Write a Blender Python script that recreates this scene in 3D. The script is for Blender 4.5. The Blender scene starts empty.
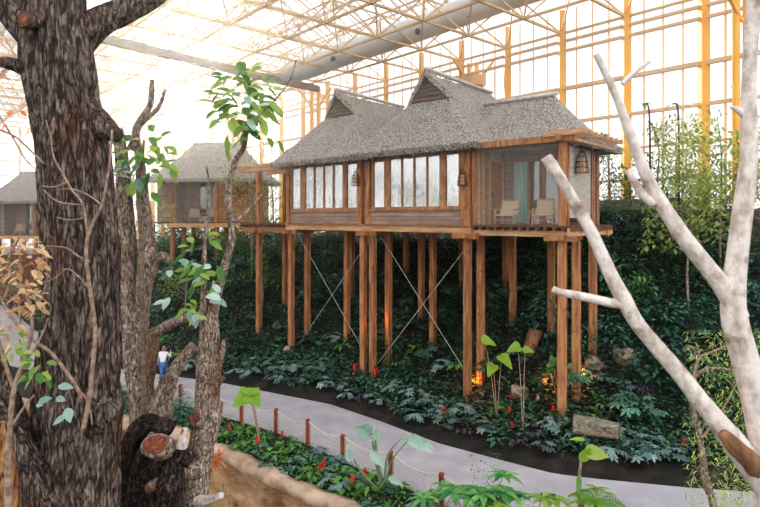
import bpy, math, random
from mathutils import Vector, Matrix, noise
random.seed(11)
R = random.random
def U(a, b): return a + (b - a) * R()
PI = math.pi
C = bpy.context.scene.collection
F = 570.0; CAMZ = 7.3; HY = 218.0; CX = 380.0

def P(px, py, Y):                      # image direction at a given distance -> world point
    return Vector(((px - CX) / F * Y, Y, CAMZ + (HY - py) / F * Y))

# ------------------------------------------------------------------ materials
def new_mat(name):
    m = bpy.data.materials.new(name); m.use_nodes = True
    nt = m.node_tree; nt.nodes.clear()
    out = nt.nodes.new('ShaderNodeOutputMaterial')
    return m, nt, out
def N(nt, typ, **kw):
    n = nt.nodes.new(typ)
    for k, v in kw.items(): setattr(n, k, v)
    return n
def col(c): return (c[0], c[1], c[2], 1.0)
def srgb(r, g, b):
    def f(v):
        v /= 255.0
        return v / 12.92 if v <= .04045 else ((v + .055) / 1.055) ** 2.4
    return (f(r), f(g), f(b))
def mat(name, c1, c2, scale=(4, 4, 4), rough=.8, bump=.3, bscale=None, detail=6, spec=.3, lo=.35, hi=.65, extra=None, per=0.0, bdist=.02):
    m, nt, out = new_mat(name); L = nt.links
    tc = N(nt, 'ShaderNodeTexCoord')
    mp = N(nt, 'ShaderNodeMapping'); mp.inputs['Scale'].default_value = scale
    L.new(tc.outputs['Object'], mp.inputs['Vector'])
    nz = N(nt, 'ShaderNodeTexNoise'); nz.inputs['Scale'].default_value = 1; nz.inputs['Detail'].default_value = detail
    L.new(mp.outputs[0], nz.inputs['Vector'])
    mr = N(nt, 'ShaderNodeMapRange'); mr.inputs['From Min'].default_value = lo; mr.inputs['From Max'].default_value = hi
    L.new(nz.outputs[0], mr.inputs['Value'])
    mx = N(nt, 'ShaderNodeMix', data_type='RGBA'); mx.inputs[6].default_value = col(c1); mx.inputs[7].default_value = col(c2)
    L.new(mr.outputs[0], mx.inputs[0])
    cout = mx.outputs[2]
    if extra:                           # large blotches of a third colour
        n2 = N(nt, 'ShaderNodeTexNoise'); n2.inputs['Scale'].default_value = extra[1]; n2.inputs['Detail'].default_value = 4
        L.new(tc.outputs['Object'], n2.inputs['Vector'])
        m2 = N(nt, 'ShaderNodeMapRange'); m2.inputs['From Min'].default_value = extra[2]; m2.inputs['From Max'].default_value = extra[2] + .12
        L.new(n2.outputs[0], m2.inputs['Value'])
        x2 = N(nt, 'ShaderNodeMix', data_type='RGBA'); x2.inputs[7].default_value = col(extra[0])
        L.new(cout, x2.inputs[6]); L.new(m2.outputs[0], x2.inputs[0]); cout = x2.outputs[2]
    if per:
        oi = N(nt, 'ShaderNodeObjectInfo')
        m3 = N(nt, 'ShaderNodeMapRange'); m3.inputs['To Min'].default_value = 1 - per; m3.inputs['To Max'].default_value = 1 + per
        L.new(oi.outputs['Random'], m3.inputs['Value'])
        hs = N(nt, 'ShaderNodeHueSaturation'); L.new(m3.outputs[0], hs.inputs['Value']); L.new(cout, hs.inputs['Color']); cout = hs.outputs[0]
    bs = N(nt, 'ShaderNodeBsdfPrincipled'); bs.inputs['Roughness'].default_value = rough
    bs.inputs['Specular IOR Level'].default_value = spec
    L.new(cout, bs.inputs['Base Color'])
    if bump:
        nb = N(nt, 'ShaderNodeTexNoise'); nb.inputs['Scale'].default_value = 1; nb.inputs['Detail'].default_value = 5
        mp2 = N(nt, 'ShaderNodeMapping'); mp2.inputs['Scale'].default_value = bscale or tuple(3 * s for s in scale)
        L.new(tc.outputs['Object'], mp2.inputs['Vector']); L.new(mp2.outputs[0], nb.inputs['Vector'])
        bp = N(nt, 'ShaderNodeBump'); bp.inputs['Strength'].default_value = bump; bp.inputs['Distance'].default_value = bdist
        L.new(nb.outputs[0], bp.inputs['Height']); L.new(bp.outputs[0], bs.inputs['Normal'])
    L.new(bs.outputs[0], out.inputs[0])
    return m
def leafmat(name, dark, light, rough=.45, trans=.3, per=.25, tcol=None, spec=.4):
    m, nt, out = new_mat(name); L = nt.links
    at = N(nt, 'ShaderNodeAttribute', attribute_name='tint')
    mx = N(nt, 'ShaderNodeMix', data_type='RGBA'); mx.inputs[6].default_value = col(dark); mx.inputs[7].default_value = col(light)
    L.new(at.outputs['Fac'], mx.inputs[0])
    oi = N(nt, 'ShaderNodeObjectInfo')
    m3 = N(nt, 'ShaderNodeMapRange'); m3.inputs['To Min'].default_value = 1 - per; m3.inputs['To Max'].default_value = 1 + per
    L.new(oi.outputs['Random'], m3.inputs['Value'])
    hs = N(nt, 'ShaderNodeHueSaturation'); L.new(m3.outputs[0], hs.inputs['Value']); L.new(mx.outputs[2], hs.inputs['Color'])
    bs = N(nt, 'ShaderNodeBsdfPrincipled'); bs.inputs['Roughness'].default_value = rough; bs.inputs['Specular IOR Level'].default_value = spec
    L.new(hs.outputs[0], bs.inputs['Base Color'])
    tr = N(nt, 'ShaderNodeBsdfTranslucent')
    if tcol: tr.inputs[0].default_value = col(tcol)
    else: L.new(hs.outputs[0], tr.inputs[0])
    ms = N(nt, 'ShaderNodeMixShader'); ms.inputs[0].default_value = trans
    L.new(bs.outputs[0], ms.inputs[1]); L.new(tr.outputs[0], ms.inputs[2]); L.new(ms.outputs[0], out.inputs[0])
    return m
def glassmat(name, tint=(1, 1, 1), gloss=.5, rough=.02, diff=0.0):
    m, nt, out = new_mat(name); L = nt.links
    t = N(nt, 'ShaderNodeBsdfTransparent'); t.inputs[0].default_value = col(tint)
    g = N(nt, 'ShaderNodeBsdfGlossy'); g.inputs['Roughness'].default_value = rough
    ms = N(nt, 'ShaderNodeMixShader'); ms.inputs[0].default_value = gloss
    L.new(t.outputs[0], ms.inputs[1]); L.new(g.outputs[0], ms.inputs[2]); o = ms.outputs[0]
    if rough > .03:
        nb = N(nt, 'ShaderNodeTexNoise'); nb.inputs['Scale'].default_value = 1.3
        bp = N(nt, 'ShaderNodeBump'); bp.inputs['Strength'].default_value = .25; bp.inputs['Distance'].default_value = .08
        L.new(nb.outputs[0], bp.inputs['Height']); L.new(bp.outputs[0], g.inputs['Normal'])
    if diff:
        d = N(nt, 'ShaderNodeBsdfTranslucent'); d.inputs[0].default_value = (1, 1, 1, 1)
        m2 = N(nt, 'ShaderNodeMixShader'); m2.inputs[0].default_value = diff
        L.new(o, m2.inputs[1]); L.new(d.outputs[0], m2.inputs[2]); o = m2.outputs[0]
    L.new(o, out.inputs[0])
    return m
def emit(name, c, s):
    m, nt, out = new_mat(name)
    e = N(nt, 'ShaderNodeEmission'); e.inputs[0].default_value = col(c); e.inputs[1].default_value = s
    nt.links.new(e.outputs[0], out.inputs[0]); return m
def netmat(name, c, cell, w, plane='xz'):
    m, nt, out = new_mat(name); L = nt.links
    tc = N(nt, 'ShaderNodeTexCoord'); sp = N(nt, 'ShaderNodeSeparateXYZ'); L.new(tc.outputs['Object'], sp.inputs[0])
    def mth(op, a, b=None):
        n = N(nt, 'ShaderNodeMath', operation=op)
        for i, v in enumerate((a, b)):
            if v is None: continue
            if isinstance(v, (int, float)): n.inputs[i].default_value = v
            else: L.new(v, n.inputs[i])
        return n.outputs[0]
    h = mth('ADD', sp.outputs[0], sp.outputs[1])
    a = mth('DIVIDE', mth('ADD', h, sp.outputs[2]), cell); b = mth('DIVIDE', mth('SUBTRACT', h, sp.outputs[2]), cell)
    fa = mth('LESS_THAN', mth('FRACT', a), w); fb = mth('LESS_THAN', mth('FRACT', b), w)
    k = mth('MAXIMUM', fa, fb)
    t = N(nt, 'ShaderNodeBsdfTransparent'); d = N(nt, 'ShaderNodeBsdfDiffuse'); d.inputs[0].default_value = col(c)
    ms = N(nt, 'ShaderNodeMixShader'); L.new(k, ms.inputs[0]); L.new(t.outputs[0], ms.inputs[1]); L.new(d.outputs[0], ms.inputs[2])
    L.new(ms.outputs[0], out.inputs[0]); return m

MT = {}
MT['post'] = mat('post_wood', srgb(192, 140, 98), srgb(140, 94, 64), (9, 9, 1.2), .7, .35, per=.12, extra=(srgb(132, 88, 60), 3.0, .6))
MT['beam'] = mat('beam_wood', srgb(214, 176, 138), srgb(180, 136, 98), (1.2, 6, 9), .7, .3, per=.08)
MT['frame'] = mat('frame_wood', srgb(190, 144, 108), srgb(150, 106, 76), (4, 4, 2), .6, .2, per=.08)
def plankmat(name, c1, c2, c3, h=.16, horiz=True):
    m, nt, out = new_mat(name); L = nt.links
    tc = N(nt, 'ShaderNodeTexCoord')
    br = N(nt, 'ShaderNodeTexBrick'); br.inputs['Scale'].default_value = 1.0
    br.inputs['Brick Width'].default_value = 1.6; br.inputs['Row Height'].default_value = h; br.inputs['Mortar Size'].default_value = .008
    br.inputs['Color1'].default_value = col(c1); br.inputs['Color2'].default_value = col(c2); br.inputs['Mortar'].default_value = col(tuple(v * .25 for v in c3))
    sp = N(nt, 'ShaderNodeSeparateXYZ'); L.new(tc.outputs['Object'], sp.inputs[0])
    ad = N(nt, 'ShaderNodeMath', operation='ADD'); L.new(sp.outputs[0], ad.inputs[0]); L.new(sp.outputs[1], ad.inputs[1])
    cb = N(nt, 'ShaderNodeCombineXYZ')
    L.new(ad.outputs[0], cb.inputs[0 if horiz else 1]); L.new(sp.outputs[2], cb.inputs[1 if horiz else 0])
    L.new(cb.outputs[0], br.inputs['Vector'])
    nz = N(nt, 'ShaderNodeTexNoise'); nz.inputs['Scale'].default_value = 1; nz.inputs['Detail'].default_value = 6
    mp = N(nt, 'ShaderNodeMapping'); mp.inputs['Scale'].default_value = (1.2, 14, 1) ; L.new(cb.outputs[0], mp.inputs['Vector']); L.new(mp.outputs[0], nz.inputs['Vector'])
    mr = N(nt, 'ShaderNodeMapRange'); mr.inputs['From Min'].default_value = .4; mr.inputs['From Max'].default_value = .7
    L.new(nz.outputs[0], mr.inputs['Value'])
    mx = N(nt, 'ShaderNodeMix', data_type='RGBA'); mx.inputs[7].default_value = col(c3)
    L.new(br.outputs[0], mx.inputs[6]); L.new(mr.outputs[0], mx.inputs[0])
    bs = N(nt, 'ShaderNodeBsdfPrincipled'); bs.inputs['Roughness'].default_value = .75; L.new(mx.outputs[2], bs.inputs['Base Color'])
    L.new(bs.outputs[0], out.inputs[0]); return m
MT['plank'] = plankmat('wall_planks', srgb(160, 134, 118), srgb(182, 156, 136), srgb(132, 108, 96))
MT['plank2'] = plankmat('orange_planks', srgb(206, 140, 86), srgb(160, 108, 72), srgb(140, 96, 70), .2)
MT['thatch'] = mat('thatch', srgb(208, 199, 190), srgb(98, 92, 88), (20, 20, 11), .95, .9, bscale=(30, 30, 16), spec=.1, lo=.38, hi=.62, extra=(srgb(176, 168, 160), 1.1, .57), bdist=.05)
MT['thatchdark'] = mat('thatch_edge', srgb(170, 160, 150), srgb(96, 88, 82), (40, 40, 20), .95, .9, spec=.1)
MT['cap'] = mat('ridge_cap', srgb(226, 222, 218), srgb(190, 184, 178), (6, 6, 6), .8, .1)
MT['gable'] = mat('gable_wood', srgb(150, 128, 108), srgb(104, 86, 72), (2, 2, 30), .8, .3)
MT['deck'] = mat('deck_boards', srgb(128, 92, 70), srgb(92, 66, 52), (10, 2, 3), .7, .2)
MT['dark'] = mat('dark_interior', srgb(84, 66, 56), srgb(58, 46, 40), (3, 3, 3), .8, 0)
MT['door'] = mat('door_wood', srgb(196, 122, 70), srgb(158, 92, 54), (6, 6, 1), .5, .2)
MT['curtain'] = mat('curtain_cloth', srgb(190, 224, 216), srgb(140, 186, 180), (14, 14, .3), .9, .2)
MT['glass'] = glassmat('window_glass', (.8, .86, .86), .62, .04)
MT['darkglass'] = glassmat('door_glass', (.25, .33, .36), .22, .04)
MT['reed'] = mat('reed_blind', srgb(206, 200, 188), srgb(160, 150, 136), (2, 2, 60), .85, .3)
MT['net'] = netmat('veranda_net', srgb(214, 206, 194), .085, .085)
MT['wicker'] = mat('wicker', srgb(232, 212, 182), srgb(176, 152, 122), (60, 60, 60), .7, .3)
MT['cane'] = mat('cane', srgb(226, 196, 150), srgb(190, 154, 108), (10, 10, 10), .5, .1)
MT['lantern'] = mat('lantern_cane', srgb(120, 86, 64), srgb(74, 54, 44), (30, 30, 30), .7, .3)
MT['shade'] = mat('lamp_paper', srgb(224, 190, 140), srgb(190, 140, 96), (10, 10, 10), .7, .1)
MT['steel'] = mat('steel_cable', srgb(190, 190, 190), srgb(150, 150, 150), (5, 5, 5), .35, 0, spec=.6)
MT['yellow'] = mat('yellow_paint', srgb(255, 200, 88), srgb(250, 182, 70), (1, 1, 1), .5, 0)
MT['cream'] = mat('cream_paint', srgb(244, 208, 156), srgb(232, 190, 136), (1, 1, 1), .5, 0)
MT['white'] = mat('white_paint', srgb(236, 232, 228), srgb(220, 214, 208), (1, 1, 1), .5, 0)
MT['mull'] = mat('mullion_paint', srgb(246, 212, 172), srgb(238, 200, 160), (1, 1, 1), .5, 0)
MT['duct'] = mat('duct_fabric', srgb(244, 242, 240), srgb(224, 224, 226), (.5, .5, .5), .8, .3, bscale=(2, 2, 2))
MT['nozzle'] = mat('nozzle', srgb(96, 100, 104), srgb(70, 74, 78), (3, 3, 3), .5, 0)
MT['roofglass'] = glassmat('roof_glass', (.97, .98, 1), .04, .02, .35)
MT['wallglass'] = glassmat('wall_glass', (.99, .99, .99), .03)
MT['path'] = mat('path_concrete', srgb(186, 180, 184), srgb(168, 162, 168), (1.2, 1.2, 1.2), .85, .15, bscale=(40, 40, 40), extra=(srgb(170, 166, 174), .5, .55))
MT['soil'] = mat('soil', srgb(66, 56, 50), srgb(30, 32, 30), (1.6, 1.6, 1.6), .95, .8, bscale=(14, 14, 14), bdist=.06, extra=(srgb(34, 44, 34), .7, .5))
MT['rock'] = mat('tan_rockwork', srgb(196, 160, 124), srgb(150, 114, 84), (1.2, 1.2, 2.5), .9, .6, bscale=(7, 7, 12), bdist=.08, extra=(srgb(120, 88, 66), 1.2, .55))
MT['rim'] = mat('sand_rim', srgb(196, 172, 150), srgb(150, 124, 102), (2, 2, 2), .9, .4)
MT['stone'] = mat('stone', srgb(176, 158, 138), srgb(110, 96, 84), (3, 3, 3), .9, .6, per=.15)
MT['bark'] = mat('dark_bark', srgb(134, 116, 106), srgb(58, 46, 42), (16, 16, 2.6), .9, 1.0, bscale=(34, 34, 6), lo=.36, hi=.62, extra=(srgb(104, 70, 56), 1.6, .6), bdist=.03)
MT['bark2'] = mat('pale_bark', srgb(190, 166, 146), srgb(112, 90, 76), (12, 12, 6), .9, .9, bscale=(30, 30, 12), extra=(srgb(138, 104, 80), 2.5, .55), bdist=.02)
MT['bark3'] = mat('stump_bark', srgb(92, 76, 68), srgb(30, 24, 24), (14, 14, 6), .95, 1.0, bscale=(30, 30, 12), bdist=.04)
MT['birch'] = mat('pale_branch', srgb(226, 214, 206), srgb(172, 154, 142), (22, 22, 12), .8, .8, bscale=(60, 60, 40), extra=(srgb(134, 106, 90), 7, .6), lo=.42, hi=.72, bdist=.01)
MT['twig'] = mat('twig', srgb(176, 150, 134), srgb(128, 104, 92), (20, 20, 20), .8, .2)
MT['cut'] = mat('cut_wood', srgb(160, 100, 74), srgb(96, 54, 42), (25, 25, 25), .8, .4)
MT['cutring'] = mat('cut_ring', srgb(120, 84, 66), srgb(80, 54, 44), (25, 25, 25), .8, .4)
MT['orangewood'] = mat('rotten_wood', srgb(196, 144, 96), srgb(84, 56, 40), (22, 22, 9), .9, .8)
MT['log'] = mat('weathered_log', srgb(168, 152, 134), srgb(92, 84, 72), (2, 22, 22), .9, .7, extra=(srgb(96, 116, 100), 2.5, .56))
MT['hollow'] = mat('hollow_log', srgb(164, 124, 94), srgb(106, 76, 56), (18, 18, 5), .9, .7)
MT['fencepost'] = mat('fence_post', srgb(164, 86, 48), srgb(112, 58, 38), (14, 14, 3), .7, .3, per=.1)
MT['rope'] = mat('rope', srgb(230, 218, 204), srgb(190, 174, 160), (40, 40, 40), .9, .2)
MT['netting'] = mat('netting', srgb(214, 206, 202), srgb(190, 180, 176), (20, 20, 20), .9, 0)
MT['red'] = mat('red_paint', srgb(214, 40, 30), srgb(190, 28, 24), (4, 4, 4), .35, 0)
MT['black'] = mat('black_metal', srgb(40, 38, 38), srgb(28, 26, 26), (4, 4, 4), .5, 0)
MT['lens'] = emit('lamp_lens', (1, .3, .05), 4)
MT['brownfence'] = mat('brown_fence', srgb(136, 84, 64), srgb(92, 56, 44), (8, 8, 1), .8, .2)
MT['lowwall'] = mat('mossy_wall', srgb(150, 150, 132), srgb(112, 118, 100), (2, 2, 2), .9, .3)
def barkmat(name, ridge1, ridge2, crack, sc=(13, 13, 2.6), warm=None, wth=.07, moss=None):
    m, nt, out = new_mat(name); L = nt.links
    tc = N(nt, 'ShaderNodeTexCoord')
    def noi(scale, det=5, dist=0):
        mp = N(nt, 'ShaderNodeMapping'); mp.inputs['Scale'].default_value = scale; L.new(tc.outputs['Object'], mp.inputs['Vector'])
        n = N(nt, 'ShaderNodeTexNoise'); n.inputs['Scale'].default_value = 1; n.inputs['Detail'].default_value = det; n.inputs['Distortion'].default_value = dist
        L.new(mp.outputs[0], n.inputs['Vector']); return n.outputs[0]
    def mth(op, a, b):
        n = N(nt, 'ShaderNodeMath', operation=op)
        for i, v in enumerate((a, b)):
            if isinstance(v, (int, float)): n.inputs[i].default_value = v
            else: L.new(v, n.inputs[i])
        return n.outputs[0]
    def rng(v, a, b):
        n = N(nt, 'ShaderNodeMapRange'); n.inputs['From Min'].default_value = a; n.inputs['From Max'].default_value = b; L.new(v, n.inputs['Value']); return n.outputs[0]
    r1 = rng(mth('ABSOLUTE', mth('SUBTRACT', noi(sc, 4, .6), .5), 0), .0, wth)
    r2 = rng(mth('ABSOLUTE', mth('SUBTRACT', noi(tuple(2.3 * q for q in sc), 4, .4), .5), 0), .0, wth)
    k = mth('MULTIPLY', r1, mth('ADD', mth('MULTIPLY', r2, .6), .4))
    a = N(nt, 'ShaderNodeMix', data_type='RGBA'); a.inputs[6].default_value = col(ridge1); a.inputs[7].default_value = col(ridge2); L.new(rng(noi((30, 30, 12)), .35, .65), a.inputs[0]); c = a.outputs[2]
    if warm:
        a = N(nt, 'ShaderNodeMix', data_type='RGBA'); a.inputs[7].default_value = col(warm); L.new(c, a.inputs[6]); L.new(rng(noi((2.2, 2.2, 1.2)), .52, .66), a.inputs[0]); c = a.outputs[2]
    a = N(nt, 'ShaderNodeMix', data_type='RGBA'); a.inputs[6].default_value = col(crack); L.new(c, a.inputs[7]); L.new(k, a.inputs[0])
    bs = N(nt, 'ShaderNodeBsdfPrincipled'); bs.inputs['Roughness'].default_value = .9; bs.inputs['Specular IOR Level'].default_value = .2; L.new(a.outputs[2], bs.inputs['Base Color'])
    bp = N(nt, 'ShaderNodeBump'); bp.inputs['Strength'].default_value = .9; bp.inputs['Distance'].default_value = .03
    L.new(mth('ADD', k, mth('MULTIPLY', noi((60, 60, 30)), .5)), bp.inputs['Height']); L.new(bp.outputs[0], bs.inputs['Normal']); L.new(bs.outputs[0], out.inputs[0]); return m
MT['bark'] = barkmat('dark_bark', srgb(158, 142, 132), srgb(110, 94, 84), srgb(44, 34, 30), (13, 13, 2.4), srgb(128, 90, 72))
MT['bark2'] = barkmat('pale_bark', srgb(222, 204, 188), srgb(170, 148, 130), srgb(104, 82, 70), (20, 20, 8), srgb(160, 128, 104), .05)
MT['bark3'] = barkmat('stump_bark', srgb(124, 108, 100), srgb(72, 60, 56), srgb(24, 20, 20), (14, 14, 7), srgb(80, 60, 50), .09)
# leaves
LM = {}
LM['grey'] = leafmat('grey_green_leaf', srgb(52, 84, 82), srgb(150, 174, 170), .4, .12)
LM['dark'] = leafmat('dark_leaf', srgb(22, 64, 50), srgb(100, 150, 104), .35, .15)
LM['teal'] = leafmat('teal_leaf', srgb(24, 72, 62), srgb(110, 156, 130), .35, .15)
LM['mid'] = leafmat('mid_leaf', srgb(44, 104, 54), srgb(136, 184, 88), .45, .25)
LM['bright'] = leafmat('bright_leaf', srgb(90, 156, 50), srgb(190, 220, 90), .4, .45, per=.1)
LM['lime'] = leafmat('lime_leaf', srgb(130, 176, 60), srgb(214, 226, 130), .45, .5, per=.12)
LM['purple'] = leafmat('purple_leaf', srgb(62, 52, 70), srgb(140, 118, 146), .45, .15)
LM['banana'] = leafmat('banana_leaf', srgb(74, 132, 98), srgb(206, 228, 214), .35, .3, per=.05)
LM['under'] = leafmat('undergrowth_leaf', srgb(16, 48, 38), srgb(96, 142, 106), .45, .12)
LM['umb'] = leafmat('umbrella_leaf', srgb(40, 120, 70), srgb(150, 206, 120), .35, .35, per=.1)
LM['red'] = leafmat('red_petal', srgb(200, 20, 24), srgb(250, 90, 60), .45, .3)
LM['pink'] = leafmat('pink_petal', srgb(236, 190, 186), srgb(250, 224, 214), .6, .3)
LM['dry'] = leafmat('dry_leaf', srgb(190, 140, 96), srgb(244, 216, 172), .7, .4)
LM['fore'] = leafmat('fore_leaf', srgb(70, 130, 70), srgb(196, 218, 110), .35, .45, per=.05)
LM['pale'] = leafmat('pale_leaf', srgb(128, 168, 152), srgb(214, 230, 222), .3, .3, per=.05)
LM['wisp'] = leafmat('wispy_leaf', srgb(120, 150, 76), srgb(222, 226, 140), .5, .4)
LM['orange'] = leafmat('orange_petal', srgb(226, 110, 50), srgb(246, 160, 96), .5, .3)

# ------------------------------------------------------------------ mesh builder
class MB:
    def __init__(s): s.v = []; s.f = []; s.t = []
    def face(s, *idx): s.f.append(idx)
    def box(s, x0, x1, y0, y1, z0, z1):
        b = len(s.v)
        for z in (z0, z1):
            for x, y in ((x0, y0), (x1, y0), (x1, y1), (x0, y1)): s.v.append((x, y, z))
        for f in ((3, 2, 1, 0), (4, 5, 6, 7), (0, 1, 5, 4), (1, 2, 6, 5), (2, 3, 7, 6), (3, 0, 4, 7)): s.f.append(tuple(b + i for i in f))
        return s
    def bar(s, a, b, w, h=None, n=4):
        return s.tube([a, b], [w / 2 if n > 4 else w / 1.414] * 2, n, True, (h / w) if h else 1)
    def tube(s, pts, rad, n=8, cap=True, asp=1, disp=None):
        pts = [Vector(p) for p in pts]; b = len(s.v)
        t0 = (pts[1] - pts[0]).normalized()
        ref = Vector((0, 0, 1)) if abs(t0.z) < .9 else Vector((0, 1, 0))
        u = t0.cross(ref).normalized(); k = len(pts); S = 0
        for i, p in enumerate(pts):
            t = (pts[min(i + 1, k - 1)] - pts[max(i - 1, 0)]).normalized()
            if i: S += (pts[i] - pts[i - 1]).length
            u = (u - t * u.dot(t)).normalized(); w = t.cross(u)
            for j in range(n):
                a = 2 * PI * (j + (.5 if n == 4 else 0)) / n
                r = rad[i]
                if disp: r = r + disp(a, S, r, p)
                s.v.append(tuple(p + (u * math.cos(a) + w * math.sin(a) * asp) * r))
        for i in range(k - 1):
            for j in range(n):
                s.f.append((b + i * n + j, b + i * n + (j + 1) % n, b + (i + 1) * n + (j + 1) % n, b + (i + 1) * n + j))
        if cap:
            s.f.append(tuple(b + j for j in reversed(range(n)))); s.f.append(tuple(b + (k - 1) * n + j for j in range(n)))
        return s
    def leaf(s, p, d, nrm, L, W, droop=.3, seg=3, tint=.5, shape='ovate', fold=.15):
        p = Vector(p); d = Vector(d).normalized(); nrm = Vector(nrm)
        sd = d.cross(nrm)
        if sd.length < 1e-3: sd = d.cross(Vector((1, .3, .2)))
        sd.normalize(); up = sd.cross(d); b = len(s.v)
        for i in range(seg + 1):
            q = i / seg
            if shape == 'round': w = math.sin(PI * min(1, q * .96 + .02)) ** .6
            elif shape == 'ovate': w = math.sin(PI * min(1, q ** .75 * .97 + .03))
            elif shape == 'heart': w = .5 + 2.6 * q if q < .2 else 1.02 * (max(0, 1 - (q - .2) / .8)) ** .75
            elif shape == 'strap': w = 1 - q ** 2.5
            elif shape == 'obov': w = math.sin(PI * min(1, q ** 1.5 * .95 + .05))
            else: w = math.sin(PI * q) ** .5
            c = p + d * (L * q) - Vector((0, 0, 1)) * (droop * L * q * q)
            hw = W / 2 * max(w, .02)
            s.v += [tuple(c - sd * hw + up * fold * hw), tuple(c - up * fold * hw * .4), tuple(c + sd * hw + up * fold * hw)]
            tt = min(1, max(0, tint + U(-.04, .04))); s.t += [tt, tt * .85, tt]
        for i in range(seg):
            a = b + i * 3
            s.f += [(a, a + 1, a + 4, a + 3), (a + 1, a + 2, a + 5, a + 4)]
    def build(s, name, m, parent=None, smooth=False, leafy=False):
        me = bpy.data.meshes.new(name); me.from_pydata([tuple(v) for v in s.v], [], s.f)
        ms = m if isinstance(m, (list, tuple)) else [m]
        for x in ms: me.materials.append(x)
        if s.t:
            t = s.t + [.5] * (len(s.v) - len(s.t))
            at = me.attributes.new('tint', 'FLOAT', 'POINT'); at.data.foreach_set('value', t)
        if smooth: me.polygons.foreach_set('use_smooth', [True] * len(me.polygons))
        me.update()
        o = bpy.data.objects.new(name, me); C.objects.link(o)
        if parent: o.parent = parent
        return o
def tag(o, label=None, cat=None, group=None, kind=None):
    if label: o['label'] = label
    if cat: o['category'] = cat
    if group: o['group'] = group
    if kind: o['kind'] = kind
    return o
def empty(name, loc=(0, 0, 0), rz=0, label=None, cat=None, group=None, sc=1):
    o = bpy.data.objects.new(name, None); C.objects.link(o); o.location = loc; o.rotation_euler = (0, 0, rz); o.scale = (sc,) * 3
    o.empty_display_size = .2
    return tag(o, label, cat, group)
def copy_tree(o, parent=None):
    c = o.copy(); C.objects.link(c)
    if parent: c.parent = parent
    for ch in [x for x in o.children]: copy_tree(ch, c)
    return c
def smooth_line(pts, rad, sub=6):
    P_ = [Vector(p) for p in pts]; out = []; rr = []; n = len(P_)
    for i in range(n - 1):
        a = P_[max(i - 1, 0)]; b = P_[i]; c = P_[i + 1]; d = P_[min(i + 2, n - 1)]
        for k in range(sub):
            t = k / sub
            out.append(.5 * ((2 * b) + (c - a) * t + (2 * a - 5 * b + 4 * c - d) * t * t + (3 * b - a - 3 * c + d) * t ** 3))
            rr.append(rad[i] * (1 - t) + rad[i + 1] * t)
    out.append(P_[-1]); rr.append(rad[-1]); return out, rr
nz = noise.noise
def bark_disp(furrow, lump, ka=5, kz=1.6, seed=0):
    def f(a, S, r, p):
        ca, sa = math.cos(a), math.sin(a)
        n1 = nz(Vector((ca * ka + seed, sa * ka, S * kz)))
        n3 = nz(Vector((ca * ka * 2.3 + seed, sa * ka * 2.3, S * kz * 2.4)))
        n2 = nz(Vector((ca * 1.2 + seed * 2, sa * 1.2, S * 1.1)))
        return r * (-furrow * (1 - min(1, abs(n1) * 3.2)) + furrow * .5 * n3 + lump * n2)
    return f

# ------------------------------------------------------------------ ground lines
E_ = [(-60, 74), (-45, 60), (-30, 46), (-22, 36.5), (-16, 30.5), (-12.5, 27.4), (-7.1, 25.2), (-1.95, 22.25), (0, 20.4), (1.87, 18.4), (3.5, 17.2), (4.95, 16.2), (5.96, 15.9), (8.35, 15.35), (12, 14.8), (45, 14)]
L_ = [(-60, 55), (-45, 44), (-24, 31), (-17, 27.3), (-12, 24.7), (-7.7, 22), (-4.9, 20.2), (-3.5, 19.2), (-2.3, 18.2), (-1.1, 16.9), (.3, 15.7), (1.5, 14.4), (2.87, 13.3), (4.5, 12.9), (6.5, 12.6), (10, 12.3), (45, 12)]
R_ = [(-60, 34), (-20, 24), (-15, 22.5), (-10, 20.8), (-7, 19.3), (-4.9, 17.7), (-2.84, 15.9), (-2.1, 15.2), (-1.1, 14.45), (.5, 13), (2.5, 11.6), (5, 10.9), (9, 10.6), (45, 10)]
def yat(Q, x):
    if x <= Q[0][0]: return Q[0][1]
    for (a, b), (c, d) in zip(Q, Q[1:]):
        if x <= c: return b + (d - b) * (x - a) / (c - a)
    return Q[-1][1]
def dist(Q, x, y):
    best = 1e9
    for (a, b), (c, d) in zip(Q, Q[1:]):
        vx, vy = c - a, d - b; t = max(0, min(1, ((x - a) * vx + (y - b) * vy) / (vx * vx + vy * vy)))
        best = min(best, (x - a - t * vx) ** 2 + (y - b - t * vy) ** 2)
    return math.sqrt(best) * (1 if y > yat(Q, x) else -1)
def sstep(a, b, x):
    t = max(0, min(1, (x - a) / (b - a))); return t * t * (3 - 2 * t)
def ground(x, y):
    if y < yat(R_, x): return -2.0
    if y < yat(L_, x): return .05
    d = dist(E_, x, y)
    if d < 0: return -.04
    cap = 4.6 + 1.6 * sstep(-9, -4, x) + 1.6 * sstep(4, 9, x) - 2.0 * sstep(-20, -28, x)
    z = .16 * d if d < 3.5 else .56 + .72 * (d - 3.5)
    z = min(z, cap) if z < cap - .6 else cap - .6 * math.exp(-(z - cap + .6) / .6)
    return z + .12 * nz(Vector((x * .6, y * .6, 0))) * min(1, d / 2)
m = MB(); xs = [-60 + i * .5 for i in range(0, 211)]; ys = [-6 + i * .5 for i in range(0, 190)]
for y in ys:
    for x in xs: m.v.append((x, y, -2.0 if y < yat(L_, x) - .6 else ground(x, y)))
w_ = len(xs)
for j in range(len(ys) - 1):
    for i in range(w_ - 1): m.f.append((j * w_ + i, j * w_ + i + 1, (j + 1) * w_ + i + 1, (j + 1) * w_ + i))
tag(m.build('ground', MT['soil'], smooth=True), kind='structure')
m = MB(); n = 300
for i in range(n + 1):
    x = -55 + 97 * i / n
    for y in (yat(L_, x) - .1, yat(E_, x)): m.v.append((x, y, .035))
    for y in (yat(L_, x) - .1, yat(E_, x)): m.v.append((x, y, -.05))
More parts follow.
